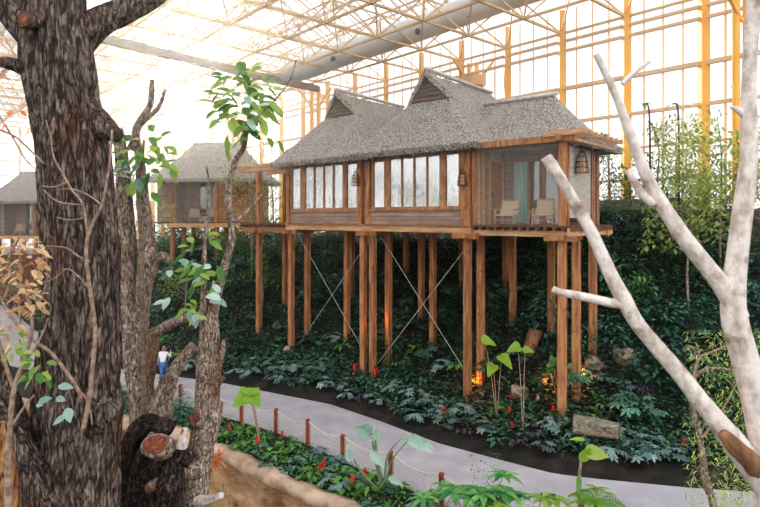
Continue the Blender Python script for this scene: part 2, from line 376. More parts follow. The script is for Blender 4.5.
for i in range(n):
    a = 4 * i; m.f += [(a, a + 4, a + 5, a + 1), (a + 1, a + 5, a + 7, a + 3), (a, a + 2, a + 6, a + 4)]
tag(m.build('path', MT['path'], smooth=False), kind='structure')
m = MB()
for i in range(n + 1):
    x = -55 + 97 * i / n
    for k in range(5):
        t = k / 4; yy = (yat(R_, x) + .02) * (1 - t) + (yat(L_, x) + .02) * t; m.v.append((x, yy, .06 + (.05 * nz(Vector((x * 2, yy * 2, 0))) if 0 < k < 4 else 0)))
for i in range(n):
    for k in range(4): a = 5 * i + k; m.f.append((a, a + 5, a + 6, a + 1))
tag(m.build('ground_planting_bed', MT['soil'], smooth=True), kind='structure')
# kerb wire along the planted side and retaining wall of the low bed
def offset_line(Q, x0, x1, n, off=0):
    out = []
    for i in range(n + 1):
        x = x0 + (x1 - x0) * i / n; y = yat(Q, x); y2 = yat(Q, x + .3); t = Vector((.3, y2 - y)).normalized()
        out.append((x - t.y * off, y + t.x * off))
    return out
m = MB(); q = offset_line(R_, -30, 30, 240)
prof = [(-.02, -2.1), (-.3, -2.0), (-.22, -.9), (-.12, -.15), (-.3, -.02), (-.26, .2), (-.02, .26), (.2, .2), (.22, -.1)]
qq = offset_line(R_, -30, 30, 240)
for i, (x, y) in enumerate(qq):
    y2 = yat(R_, x + .25); t = Vector((.25, y2 - yat(R_, x))).normalized(); nr = Vector((-t.y, t.x))
    for k, (o_, z) in enumerate(prof):
        dd = .08 * nz(Vector((x * 4, y * 4, z * 4))) + .2 * nz(Vector((x * 1.3, y * 1.3, z * 1.5))) + .3 * nz(Vector((x * .4, z * .5, 3))) * (z < 0 and z > -2)
        m.v.append((x + nr.x * (o_ + dd), y + nr.y * (o_ + dd), z + (.1 * nz(Vector((x, y, 5))) if z > 0 else 0)))
kp = len(prof)
for i in range(len(qq) - 1):
    for k in range(kp - 1): a = i * kp + k; m.f.append((a, a + kp, a + kp + 1, a + 1))
o = m.build('retaining_wall', [MT['rock'], MT['rim']], smooth=True); tag(o, kind='structure')
for pl in o.data.polygons:
    if (pl.index % (kp - 1)) >= 3: pl.material_index = 1

# ------------------------------------------------------------------ villa
def wx(x, y, z=0): return (x, y, z)
AX, AY, RZ = 3.4, 21.2, math.atan2(-.654, .756)
def V(x, y, z): return Vector((AX + .756 * x + .654 * y, AY - .654 * x + .756 * y, z))

def wing_roof(x0, x1, y0, y1, yg, ze, slope, fslope, name, parent, seed=0, back=True):
    """thatched hip roof with a gablet facing the front; ridge runs along y."""
    xc = (x0 + x1) / 2; hw = (x1 - x0) / 2; st = .13
    nx = int((x1 - x0) / st); ny = int((y1 - y0) / st); m = MB()
    xs = [x0 + (x1 - x0) * i / nx for i in range(nx + 1)]; ys = [y0 + (y1 - y0) * j / ny for j in range(ny + 1)]
    ys = sorted([y for y in ys if abs(y - yg) > .07] + [yg - .005, yg + .005])
    def flare(t, k):                    # slightly concave thatch
        return t * k * (1 - .10 * math.exp(-t * 1.2))
    def H(x, y):
        s_ = flare(hw - abs(x - xc), slope); fr = flare(y - y0, fslope) if y < yg else 99; bk = flare(y1 - y, fslope)
        z = min(s_, fr, bk)
        # soften the hips
        return ze + z + .035 * nz(Vector((x * 3 + seed, y * 3, 1))) + .03 * nz(Vector((x * 9 + seed, y * 9, 1)))
    for y in ys:
        for x in xs: m.v.append((x, y, H(x, y)))
    W = len(xs)
    for j in range(len(ys) - 1):
        for i in range(W - 1): m.f.append((j * W + i, j * W + i + 1, (j + 1) * W + i + 1, (j + 1) * W + i))
    # thick shaggy edge
    loop = [i for i in range(W)] + [j * W + W - 1 for j in range(1, len(ys))] + [(len(ys) - 1) * W + i for i in range(W - 2, -1, -1)] + [j * W for j in range(len(ys) - 2, 0, -1)]
    b = len(m.v)
    for k in loop:
        x, y, z = m.v[k]; dx = .16 if x < x0 + .05 else (-.16 if x > x1 - .05 else 0); dy = .16 if y < y0 + .05 else (-.16 if y > y1 - .05 else 0)
        m.v.append((x + dx * .3, y + dy * .3, z - .2 - U(0, .06)))
    b2 = len(m.v)
    for k in loop:
        x, y, z = m.v[k]; m.v.append((xc + (x - xc) * (1 - .8 / hw) , y + (.8 if y < y0 + .8 else (-.8 if y > y1 - .8 else 0)), z - .1 + .35))
    K = len(loop)
    for k in range(K):
        m.f.append((loop[k], b + k, b + (k + 1) % K, loop[(k + 1) % K])); m.f.append((b + k, b2 + k, b2 + (k + 1) % K, b + (k + 1) % K))
    o = m.build(name, MT['thatch'], parent, smooth=False)
    # verge: thatched hood over the gablet
    zr = H(xc, yg + .3); gh = zr - H(xc, yg - .02); gw = gh / slope
    m = MB(); d0, d1 = yg - .42, yg + .25; th = .2; k_ = 9
    for side in (-1, 1):
        b = len(m.v)
        for i in range(k_ + 1):
            t = i / k_; x = xc + side * gw * 1.18 * t; z = zr + .05 - gw * 1.18 * t * slope * (1 - .12 * math.sin(PI * t)) + .1 * (1 - t) ** 3
            lean = .38 * t
            for (dy, dz) in ((d0 + lean, 0), (d1, 0), (d1, -th), (d0 + lean, -th * 1.3)): m.v.append((x, dy, z + dz + U(-.01, .01)))
        for i in range(k_):
            a = b + 4 * i
            for e in range(4):
                f = (a + e, a + (e + 1) % 4, a + 4 + (e + 1) % 4, a + 4 + e); m.f.append(f if side > 0 else f[::-1])
        m.f.append((b + 4 * k_, b + 4 * k_ + 1, b + 4 * k_ + 2, b + 4 * k_ + 3))
    m.build('gablet_hood', MT['thatch'], o, smooth=False)
    m = MB(); ft = yg - .1
    zb = zr - gh - .15
    m.v += [(xc - gw * 1.0, ft, zb), (xc + gw * 1.0, ft, zb), (xc, ft, zr + .05)]; m.f.append((0, 1, 2))
    for i in range(6):
        t = (i + .5) / 6.5; hwid = gw * (1 - t) * .95; m.box(xc - hwid, xc + hwid, ft - .05, ft - .01, zb + (zr - zb) * t, zb + (zr - zb) * t + .09)
    m.build('gable_louvre', MT['gable'], o)
    m = MB(); m.tube([(xc, yg - .35, zr + .17), (xc, y1 - (hw * slope / fslope) + .05, zr + .07)], [.13, .13], 8, True, .6); m.build('ridge_cap', MT['cap'], o, smooth=True)
    straws(o, [(x0, y0), (x1, y0)], ze, 1); straws(o, [(x1, y0), (x1, y1)], ze, 1); straws(o, [(x0, y0), (x0, y1)], ze, 1)
    return o
def straws(par, seg, ze, dens):
    (xa, ya), (xb, yb) = seg; Ls = math.hypot(xb - xa, yb - ya); m = MB()
    for i in range(int(Ls * 55)):
        t = R(); x = xa + (xb - xa) * t; y = ya + (yb - ya) * t; z = ze - U(.02, .2)
        b = len(m.v); h = U(.08, .2); w = U(.006, .016); ang = U(0, PI); dx = U(-.06, .06); dy = U(-.06, .06)
        m.v += [(x - w * math.cos(ang), y - w * math.sin(ang), z), (x + w * math.cos(ang), y + w * math.sin(ang), z), (x + dx, y + dy, z - h)]; m.f.append((b, b + 1, b + 2))
    m.build('thatch_fringe', MT['thatchdark'], par)
def cross_roof(x0, x1, y0, y1, rx0, rx1, ze, zr, name, parent, hipl=False):
    """thatched roof with its ridge along x and a hipped right end."""
    yc = (y0 + y1) / 2; st = .14; nx = int((x1 - x0) / st); ny = int((y1 - y0) / st); m = MB()
    k = (zr - ze) / (yc - y0); kr = (zr - ze) / (x1 - rx1)
    def H(x, y):
        t = min((y - y0), (y1 - y)) * k
        e = (x1 - x) * kr
        z = min(t, e)
        if hipl: z = min(z, (x - x0) * (zr - ze) / (rx0 - x0))
        z -= .22 * math.sin(PI * min(1, max(0, z / (zr - ze))))
        return ze + z + .035 * nz(Vector((x * 3, y * 3, 4))) + .03 * nz(Vector((x * 9, y * 9, 4)))
    for j in range(ny + 1):
        for i in range(nx + 1):
            x = x0 + (x1 - x0) * i / nx; y = y0 + (y1 - y0) * j / ny; m.v.append((x, y, H(x, y)))
    W = nx + 1
    for j in range(ny):
        for i in range(nx): m.f.append((j * W + i, j * W + i + 1, (j + 1) * W + i + 1, (j + 1) * W + i))
    loop = [i for i in range(W)] + [j * W + W - 1 for j in range(1, ny + 1)] + [ny * W + i for i in range(W - 2, -1, -1)] + [j * W for j in range(ny - 1, 0, -1)]
    b = len(m.v); xc = (x0 + x1) / 2
    for q in loop:
        x, y, z = m.v[q]; m.v.append((x, y, z - .22 - U(0, .06)))
    b2 = len(m.v)
    for q in loop:
        x, y, z = m.v[q]; s1 = 1 - .7 / ((x1 - x0) / 2); s2 = 1 - .7 / ((y1 - y0) / 2); m.v.append((xc + (x - xc) * s1, yc + (y - yc) * s2, z + .05))
    K = len(loop)
    for q in range(K):
        m.f.append((loop[q], b + q, b + (q + 1) % K, loop[(q + 1) % K])); m.f.append((b + q, b2 + q, b2 + (q + 1) % K, b + (q + 1) % K))
    o = m.build(name, MT['thatch'], parent)
    mm = MB(); mm.tube([(rx0, yc, zr + .05), (rx1 + .1, yc, zr + .05)], [.13, .13], 8, True, .6); mm.build('ridge_cap', MT['cap'], o, smooth=True)
    straws(o, [(x0, y0), (x1, y0)], ze, 1); straws(o, [(x1, y0), (x1, y1)], ze, 1)
    return o
def window_group(par, xs, z0, z1, y, frame=.06, axis='x', curt=()):
    """a framed strip of panes between xs[0] and xs[-1]"""
    m = MB(); a, b = xs[0], xs[-1]
    def bx(p0, p1, q0, q1, r0, r1, mm): mm.box(p0, p1, q0, q1, r0, r1) if axis == 'x' else mm.box(q0, q1, p0, p1, r0, r1)
    bx(a - .08, b + .08, y - .04, y + .08, z0 - .09, z0, m); bx(a - .08, b + .08, y - .04, y + .08, z1, z1 + .09, m)
    for i, x in enumerate(xs):
        w = .08 if i in (0, len(xs) - 1) else frame / 2
        if i == 0: bx(x - .08, x, y - .04, y + .08, z0, z1, m)
        elif i == len(xs) - 1: bx(x, x + .08, y - .04, y + .08, z0, z1, m)
        else: bx(x - w, x + w, y - .03, y + .07, z0, z1, m)
    fr = m.build('window_frame', MT['frame'], par)
    for i in range(len(xs) - 1):
        m = MB(); e0 = 0 if i == 0 else frame / 2; e1 = 0 if i == len(xs) - 2 else frame / 2
        bx(xs[i] + e0, xs[i + 1] - e1, y + .02, y + .035, z0, z1, m); m.build('pane', MT['glass'], fr)
    for (c0, c1) in curt:
        m = MB(); k = 24
        for j in range(k + 1):
            t = j / k; yy = y + .28 + .04 * math.sin(t * (c1 - c0) * 45)
            for z in (z0 - .3, z1 + .1): m.v.append((c0 + (c1 - c0) * t, yy, z) if axis == 'x' else (yy, c0 + (c1 - c0) * t, z))
        for j in range(k): m.f.append((2 * j, 2 * j + 2, 2 * j + 3, 2 * j + 1))
        m.build('curtain', MT['curtain'], par, smooth=True)
def post(par, x, y, z0, z1, s=.26, name='post'):
    m = MB(); c = .02
    for z in (z0, z1):
        for sx, sy in ((-1, -1), (1, -1), (1, 1), (-1, 1)):
            m.v += [(x + sx * s / 2 - (c * sx if (sx * sy > 0) else 0), y + sy * s / 2 - (c * sy if sx * sy < 0 else 0), z), (x + sx * s / 2 - (c * sx if (sx * sy < 0) else 0), y + sy * s / 2 - (c * sy if sx * sy > 0 else 0), z)]
    m.f += [tuple(range(7, -1, -1)), tuple(range(8, 16))] + [(i, (i + 1) % 8, 8 + (i + 1) % 8, 8 + i) for i in range(8)]
    return m.build(name, MT['post'], par)

villa = empty('stilt_villa', (AX, AY, 0), RZ, 'large wooden stilt villa with two thatched gablets, window strips and corner veranda', 'house', 'thatched villas on stilts')
ZD = 7.02
def gl(x, y):
    p = V(x, y, 0); return ground(p.x, p.y)
for (x, y) in [(-10.3, .05), (-10.3, 1.1), (-5.5, .05), (-4.95, .05), (-4.95, 1.1), (-.2, .05), (-.2, 1.0), (3.45, .1), (3.45, 1.3), (3.4, 3.0), (-8, 1.6), (-9.6, 3.6), (-7, 3.6), (-5, 3.6), (-2.4, 3.6), (-.2, 3.6), (1.6, 3.4), (-7.5, 5.6), (-4, 5.6), (-1.5, 5.4), (-3.4, 2.3), (-13, .15), (-13, 1.9)]:
    post(villa, x, y, gl(x, y) - .3, 6.72 if x > -12 else 6.8)
for (x, y) in [(-10.3, .05), (-5.2, .05), (-.2, .05), (3.45, .1), (-13, .15)]:        # cap brackets
    m = MB(); m.box(x - .55, x + .55, y - .22, y - .1, 6.52, 6.74); m.box(x - .2, x + .2, y - .5, y + 1.3, 6.56, 6.72); m.build('bracket', MT['post'], villa)
# platform
m = MB(); m.box(-10.55, .06, -.1, .12, 6.74, 6.99); m.build('floor_beam', MT['beam'], villa)
m = MB(); m.box(-10.6, .12, -.2, -.08, 6.99, 7.03); m.build('floor_ledge', MT['post'], villa)
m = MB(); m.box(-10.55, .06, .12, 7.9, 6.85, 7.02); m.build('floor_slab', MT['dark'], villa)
m = MB(); m.box(0, 3.95, -.12, 3.5, 6.98, 7.05); m.build('deck', MT['deck'], villa)
for i in range(13):
    m = MB(); x = .15 + i * .31; m.box(x, x + .1, -.26, 3.5, 6.86, 6.97); m.build('joist', MT['deck'], villa)
m = MB(); m.box(0, 3.95, -.02, .14, 6.66, 6.87); m.box(0, 4.0, 2.9, 3.05, 6.66, 6.87); m.box(3.75, 3.92, -.2, 3.6, 6.7, 6.97); m.build('deck_beam', MT['beam'], villa)
m = MB(); m.box(-10.4, 3.9, 3.3, 3.5, 6.66, 6.86); m.box(-10.4, 0, 5.5, 5.7, 6.66, 6.86); m.box(-10.4, 0, 1.0, 1.2, 6.66, 6.86); m.build('under_beam', MT['post'], villa)
# front walls
def wall(x0, x1, z0, z1, y0=0, y1=.1, mt='plank', name='plank_wall'):
    m = MB(); m.box(x0, x1, y0, y1, z0, z1); return m.build(name, MT[mt], villa)
wall(-10.4, -5.6, 6.99, 7.62); wall(-5.15, 0, 6.99, 7.62)
wall(-5.6, -5.15, 6.99, 9.95, .12, .2, 'plank')
for a, b in ((-10.4, -5.55), (-5.2, .05)):
    m = MB(); m.box(a, b, -.06, .14, 7.6, 7.68); m.build('sill', MT['frame'], villa)
    m = MB(); m.box(a, b, -.06, .14, 9.82, 10.0); m.build('header', MT['frame'], villa)
ZW0, ZW1 = 7.76, 9.74
window_group(villa, [-10.17, -9.53], ZW0, ZW1, 0, curt=[(-10.15, -9.8)])
window_group(villa, [-9.22, -8.58, -7.94, -7.31, -6.69], ZW0, ZW1, 0, curt=[(-9.2, -8.9), (-7.0, -6.7)])
window_group(villa, [-6.44, -5.8], ZW0, ZW1, 0)
window_group(villa, [-4.86, -4.24], ZW0, ZW1, 0, curt=[(-4.85, -4.3)])
window_group(villa, [-3.95, -3.31, -2.68, -2.04, -1.42], ZW0, ZW1, 0, curt=[(-3.9, -3.75), (-1.75, -1.42)])
window_group(villa, [-1.14, -.54], ZW0, ZW1, 0, curt=[(-.95, -.6)])
for x, s in ((-10.4, .2), (-5.62, .18), (-5.15, .2), (-.22, .4)):
    m = MB(); m.box(x - s / 2, x + s / 2, -.1, .16, 6.99, 10.0); m.build('wall_post', MT['post'], villa)
for x in (-9.37, -6.56, -4.09, -1.28):
    m = MB(); m.box(x - .07, x + .07, -.05, .1, 7.66, 9.84); m.build('mullion', MT['frame'], villa)
# side and rear walls, ceiling
wall(-10.5, -10.4, 6.99, 10.0, 0, 7.8); wall(-10.5, 0, 6.99, 10.0, 7.8, 7.9); wall(0, .08, 6.99, 10, 2.5, 7.8)
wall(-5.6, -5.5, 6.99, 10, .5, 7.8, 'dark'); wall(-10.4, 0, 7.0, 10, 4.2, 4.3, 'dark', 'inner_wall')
m = MB(); m.box(-10.5, 0, .1, 7.9, 10.0, 10.06); m.build('ceiling_board', MT['plank'], villa)
# wall beside the veranda (x=0 plane)
wall(0, .08, 7.05, 10.0, .0, 1.2, 'plank2'); wall(0, .08, 7.05, 10.0, 2.15, 2.45, 'plank2')
m = MB(); m.box(.0, .1, 1.2, 2.15, 9.5, 10); m.box(.05, .14, 1.12, 1.2, 7.05, 9.6); m.box(.05, .14, 2.15, 2.23, 7.05, 9.6); m.box(.05, .14, 1.12, 2.23, 9.5, 9.58); m.build('door_frame', MT['beam'], villa)
d = MB(); d.box(.02, .08, 1.2, 2.15, 7.06, 9.5); d.box(.08, .11, 1.3, 2.05, 8.3, 8.4); dr = d.build('villa_door', MT['door'], villa)
d = MB(); d.bar((.14, 1.33, 8.1), (.14, 1.33, 8.35), .04); d.build('door_handle', MT['black'], dr)
for y in (.3, .62): 
    m = MB(); m.box(.08, .16, y, y + .07, 7.05, 10); m.build('wall_batten', MT['beam'], villa)
# veranda rear wall (y=2.4)
wall(.08, .5, 7.05, 10.0, 2.4, 2.5, 'plank'); wall(2.75, 3.5, 7.05, 10.0, 2.4, 2.5, 'plank'); wall(.5, 2.75, 9.6, 10.0, 2.4, 2.5, 'plank')
m = MB()
for x in (.5, 1.12, 1.62, 1.76, 2.45, 2.72): m.box(x - .04, x + .04, 2.34, 2.46, 7.05, 9.6)
m.box(.5, 2.75, 2.34, 2.46, 9.5, 9.6); gf = m.build('glass_door_frame', MT['door'], villa)
m = MB(); m.box(.54, 2.7, 2.4, 2.42, 7.08, 9.5); m.build('door_glass', MT['darkglass'], gf)
for c0, c1, yy in ((.52, 1.12, 2.36), (2.47, 2.72, 2.36)):
    m = MB(); k = 30
    for j in range(k + 1):
        t = j / k
        for z in (7.1, 9.5): m.v.append((c0 + (c1 - c0) * t, yy - .05 + .03 * math.sin(t * (c1 - c0) * 60), z))
    for j in range(k): m.f.append((2 * j, 2 * j + 2, 2 * j + 3, 2 * j + 1))
    m.build('curtain', MT['curtain'], villa, smooth=True)
m = MB(); m.box(.1, 3.5, .1, 2.4, 9.86, 9.9); m.build('veranda_ceiling', MT['plank'], villa)
# right room behind the veranda
wall(3.42, 3.5, 7.05, 10.0, 2.5, 3.3, 'plank'); wall(0, 3.5, 7.05, 10.0, 3.3, 3.4, 'plank')
# veranda posts, pergola
for x, y, s in ((3.5, .05, .24), (3.5, .42, .12), (3.5, 2.55, .16), (3.5, 3.05, .14), (.1, .02, .14)): post(villa, x, y, 7.05, 9.86, s, 'veranda_post')
m = MB(); m.box(-.45, 3.95, -.12, .1, 9.84, 10.06); m.build('pergola_beam', MT['post'], villa)
m = MB(); m.box(3.4, 3.6, -.35, 3.4, 9.84, 10.04); m.build('pergola_beam', MT['post'], villa)
m = MB(); m.box(3.95, 4.05, -.1, 3.5, 9.8, 9.9); m.build('pergola_beam', MT['beam'], villa)
for i in range(8):
    m = MB(); y = -.2 + i * .5; m.box(3.0, 4.35, y, y + .11, 10.02, 10.17) if i else m.box(2.9, 4.35, y, y + .14, 10.02, 10.2); m.build('pergola_rafter', MT['beam'], villa)
m = MB(); m.box(3.48, 3.52, .55, 2.45, 7.3, 9.75); m.build('reed_blind', MT['reed'], villa)
m = MB(); m.v += [(.15, -.02, 7.06), (3.4, -.02, 7.06), (3.4, -.02, 9.84), (.15, -.02, 9.84)]; m.f.append((0, 1, 2, 3)); m.build('safety_net', MT['net'], villa)
# left walkway
m = MB(); m.box(-14.3, -10.5, -.1, 2.1, 6.96, 7.03); m.build('walkway_deck', MT['deck'], villa)
for i in range(10):
    m = MB(); x = -14.2 + i * .38; m.box(x, x + .12, -.22, 2.2, 6.84, 6.95); m.build('joist', MT['deck'], villa)
m = MB(); m.box(-14.3, -10.5, 0, .16, 6.6, 6.84); m.box(-14.3, -10.5, 1.8, 1.95, 6.6, 6.84); m.build('walkway_beam', MT['post'], villa)
post(villa, -13.0, .15, 7.03, 9.75, .28, 'veranda_post'); post(villa, -13.0, 1.9, 7.03, 9.75, .2, 'veranda_post')
m = MB(); m.box(-14.6, -10.4, .02, .2, 9.72, 9.95); m.box(-14.6, -10.4, 1.8, 1.95, 9.72, 9.95); m.build('pergola_beam', MT['beam'], villa)
for i in range(9):
    m = MB(); x = -14.5 + i * .47; m.box(x, x + .1, -.3, 2.4, 9.94, 10.06); m.build('pergola_rafter', MT['beam'], villa)
# roofs
wing_roof(-11.05, -4.75, -.65, 8.3, 1.1, 10.0, 1.02, 1.3, 'thatched_roof', villa, 0)
wing_roof(-5.75, .55, -.65, 8.3, 1.0, 10.04, 1.02, 1.36, 'thatched_roof', villa, 7)
cross_roof(-1.0, 4.0, .75, 4.45, -1.0, 2.1, 10.0, 12.0, 'thatched_roof', villa)
m = MB(); m.box(-10.6, .2, -.22, -.1, 9.92, 10.04); m.build('eave_beam', MT['post'], villa)
# cables
for a, b in (((-.3, .3, 6.3), (-4.9, .3, 1.0)), ((-4.8, .4, 6.5), (-.5, .4, 1.4)), ((-10.1, .3, 6.5), (-5.6, .3, 1.3)), ((-5.5, .4, 6.3), (-10.2, .4, 1.0))):
    m = MB(); m.tube([a, b], [.014, .014], 6); m.build('brace_cable', MT['steel'], villa)

# lanterns: hanging woven cages (things)
def lantern(loc, rz, label, s=1.0):
    e = empty('cage_lantern', loc, rz, label, 'lantern', 'woven cage lanterns on villa posts'); e.scale = (s,) * 3
    m = MB(); k = 12
    for i in range(k):
        a = 2 * PI * i / k; m.tube([(.05 * math.cos(a), .05 * math.sin(a), .62), (.13 * math.cos(a), .13 * math.sin(a), .45), (.19 * math.cos(a), .19 * math.sin(a), 0)], [.008] * 3, 4)
    for z, r in ((0, .19), (.15, .17), (.3, .15), (.45, .13)):
        m.tube([(r * math.cos(2 * PI * i / 16), r * math.sin(2 * PI * i / 16), z) for i in range(17)], [.012] * 17, 4)
    m.build('cage', MT['lantern'], e)
    m = MB(); m.tube([(0, 0, .05), (0, 0, .4)], [.08, .07], 12); m.build('lamp_shade', MT['shade'], e)
    m = MB(); m.tube([(0, 0, .55), (0, .04, .78), (0, .2, .86)], [.01] * 3, 6); m.build('hook', MT['black'], e)
    return e
l = V(-.2, -.3, 8.75); l.z -= .25; lantern(l, RZ, 'woven cage lantern on the corner post beside the veranda')
l = V(-5.62, -.3, 8.7); lantern(l, RZ, 'woven cage lantern between the two window wings of the large villa')
l = V(3.75, 1.05, 8.85); lantern(l, RZ + PI / 2, 'squat cage lantern under the pergola of the large villa', 1.25)

# chairs
def make_chair(loc, rz, label, grp='cane lounge chairs on the villa verandas'):
    e = empty('lounge_chair', loc, rz, label, 'chair', grp)
    # faces +y
    def leg(x, y, h, dx=0, dy=0):
        m = MB(); m.tube([(x + dx, y + dy, 0), (x, y, h)], [.02, .024], 8); m.build('leg', MT['cane'], e, smooth=True)
    for s in (-1, 1): leg(.33 * s, .36, .56, .02 * s, .05); leg(.33 * s, -.3, .56, .02 * s, -.08)
    for s in (-1, 1):
        m = MB(); m.tube([(.33 * s, -.42, .6), (.34 * s, -.2, .58), (.35 * s, .2, .57), (.34 * s, .45, .55)], [.022, .024, .026, .022], 8); m.build('armrest', MT['cane'], e, smooth=True)
    m = MB(); b = 0
    m.box(-.31, .31, -.28, .36, .34, .39); m.build('seat', MT['wicker'], e)
    m = MB(); th = .03
    m.v += [(-.3, -.26, .38), (.3, -.26, .38), (.29, -.5, .9), (-.29, -.5, .9), (-.3, -.3, .37), (.3, -.3, .37), (.29, -.54, .89), (-.29, -.54, .89)]
    m.f += [(0, 1, 2, 3), (7, 6, 5, 4), (0, 4, 5, 1), (1, 5, 6, 2), (2, 6, 7, 3), (3, 7, 4, 0)]; m.build('backrest', MT['wicker'], e)
    m = MB()
    for s in (-1, 1): m.tube([(.32 * s, -.24, .2), (.31 * s, -.3, .4), (.3 * s, -.54, .94)], [.02] * 3, 8)
    m.tube([(-.3, -.54, .94), (.3, -.54, .94)], [.022] * 2, 8); m.tube([(-.33, .36, .35), (.33, .36, .35)], [.02] * 2, 8); m.tube([(-.33, .36, .18), (.33, .36, .18)], [.014] * 2, 8)
    m.build('frame', MT['cane'], e, smooth=True)
    return e
make_chair(V(.95, .95, 7.05), math.radians(152), 'cane lounge chair nearer the orange door on the large veranda')
make_chair(V(2.4, 1.0, 7.05), math.radians(156), 'cane lounge chair beside the corner post of the large veranda')
def side_table(loc, label):
    e = empty('side_table', loc, RZ, label, 'table')
    m = MB(); m.tube([(0, 0, .5), (0, 0, .53)], [.25, .25], 20); m.build('table_top', MT['wicker'], e)
    for i in range(3):
        a = 2 * PI * i / 3; m = MB(); m.tube([(.2 * math.cos(a), .2 * math.sin(a), 0), (.1 * math.cos(a), .1 * math.sin(a), .5)], [.016] * 2, 8); m.build('leg', MT['cane'], e)
side_table(V(1.65, 1.6, 7.05), 'small round cane table between the two lounge chairs')
# red extinguishers hung low on the stilts
def extinguisher(loc, label):
    e = empty('fire_extinguisher', loc, RZ, label, 'extinguisher')
    m = MB(); m.tube([(0, 0, 0), (0, 0, .02), (0, 0, .4), (0, 0, .46), (0, 0, .48)], [.08, .09, .09, .05, .03], 14); m.build('cylinder_body', MT['red'], e, smooth=True)
    m = MB(); m.box(-.02, .02, -.07, .05, .48, .53); m.tube([(0, -.05, .5), (.1, -.08, .4), (.11, -.06, .15)], [.014] * 3, 6); m.build('valve', MT['black'], e)
extinguisher(V(-5.85, -.1, gl(-5.8, -.1) + .12), 'red fire extinguisher left of the triple stilts')
extinguisher(V(-4.6, -.15, gl(-4.6, -.1) + .12), 'red fire extinguisher right of the triple stilts')

# ------------------------------------------------------------------ small villas behind
def small_villa(loc, rz, label, wR=2.4, dz=0, nchair=2, cl='', LL=None):
    e = empty('stilt_villa', (loc[0], loc[1], 0), rz, label, 'house', 'thatched villas on stilts')
    M = Matrix.Translation((loc[0], loc[1], 0)) @ Matrix.Rotation(rz, 4, 'Z')
    z0 = 7.02 + dz; z1 = 9.85 + dz
    def b(name, mt, *bx):
        m = MB()
        for q in bx: m.box(*q)
        return m.build(name, MT[mt], e)
    b('deck', 'deck', (-3.4, wR + .1, -.1, 4, z0 - .1, z0)); b('deck_beam', 'beam', (-3.4, wR + .1, -.16, .02, z0 - .36, z0 - .08))
    for x in (-3.1, 0.05, wR - .1):
        for y in (.1, 2, 3.8):
            g = M @ Vector((x, y, 0)); post(e, x, y, ground(g.x, g.y) - .3, z0 - .3, .26)
        post(e, x, 0, z0, z1, .24, 'veranda_post')
    post(e, -2.6, 1.9, z0, z1, .12, 'veranda_post')
    b('header', 'post', (-3.5, wR + .2, -.12, .1, z1 - .06, z1 + .14)); b('plank_wall', 'plank2', (.15, wR, 0, .1, z0, z1)); b('plank_wall', 'plank', (wR - .1, wR, 0, 4, z0, z1))
    b('plank_wall', 'plank', (-4.6, -3.2, 1.0, 1.1, z0, z1)); b('plank_wall', 'plank', (-3.3, -3.2, 1.0, 2.2, z0, z1)); b('deck', 'deck', (-4.8, -3.4, .4, 4, z0 - .1, z0))
    b('plank_wall', 'plank', (0, .1, 0, 2.2, z0, z1)); b('plank_wall', 'plank', (-3.3, -2.0, 2.2, 2.3, z0, z1)); b('plank_wall', 'plank', (-.5, 0, 2.2, 2.3, z0, z1)); b('plank_wall', 'plank', (-3.3, wR, 4, 4.1, z0, z1)); b('plank_wall', 'plank', (-3.3, -3.2, 2.2, 4, z0, z1))
    gf = b('glass_door_frame', 'door', (-2.05, -1.97, 2.14, 2.26, z0, z1), (-1.3, -1.22, 2.14, 2.26, z0, z1), (-.55, -.47, 2.14, 2.26, z0, z1)); m = MB(); m.box(-2, -.5, 2.2, 2.22, z0, z1); m.build('door_glass', MT['darkglass'], gf)
    b('curtain', 'curtain', (-1.45, -1.05, 2.08, 2.12, z0, z1)); b('curtain', 'curtain', (-.75, -.5, 2.08, 2.12, z0, z1))
    m = MB(); m.v += [(-3.0, -.03, z0), (0, -.03, z0), (0, -.03, z1), (-3.0, -.03, z1)]; m.f.append((0, 1, 2, 3)); m.build('safety_net', MT['net'], e)
    b('ceiling_board', 'plank', (-3.3, wR, .1, 4, z1, z1 + .06))
    cross_roof(-4.6, wR + .7, -.75, 5.2, -2.5, wR - 1.5, z1 + .15, z1 + 2.85, 'thatched_roof', e, True)
    for k, (x, y) in enumerate(((-1.9, 1.0), (-.9, 1.0))[:nchair]):
        p = M @ Vector((x, y, z0)); make_chair(p, rz + math.radians(200 - 40 * k), ('left' if 0 else '') + cl[k])
    if LL:
        p = M @ Vector((wR * .6, -.25, z0 + 1.7)); lantern(p, rz, LL)
    return e
small_villa((-11.3, 39.2), math.radians(-4), 'middle-distance thatched villa with netted veranda seen between the leafy stems', 2.6, 0, 2, ('cane chair on the left of the second villa veranda', 'cane chair nearer the planked wall on the second villa veranda'), 'woven cage lantern on the orange planked wall of the second villa')
small_villa((-30.6, 50.5), math.radians(2), 'farthest thatched villa at the left edge beside the big dark trunk', 3.0, -1.2, 1, ('cane chair on the veranda of the farthest villa',), None)

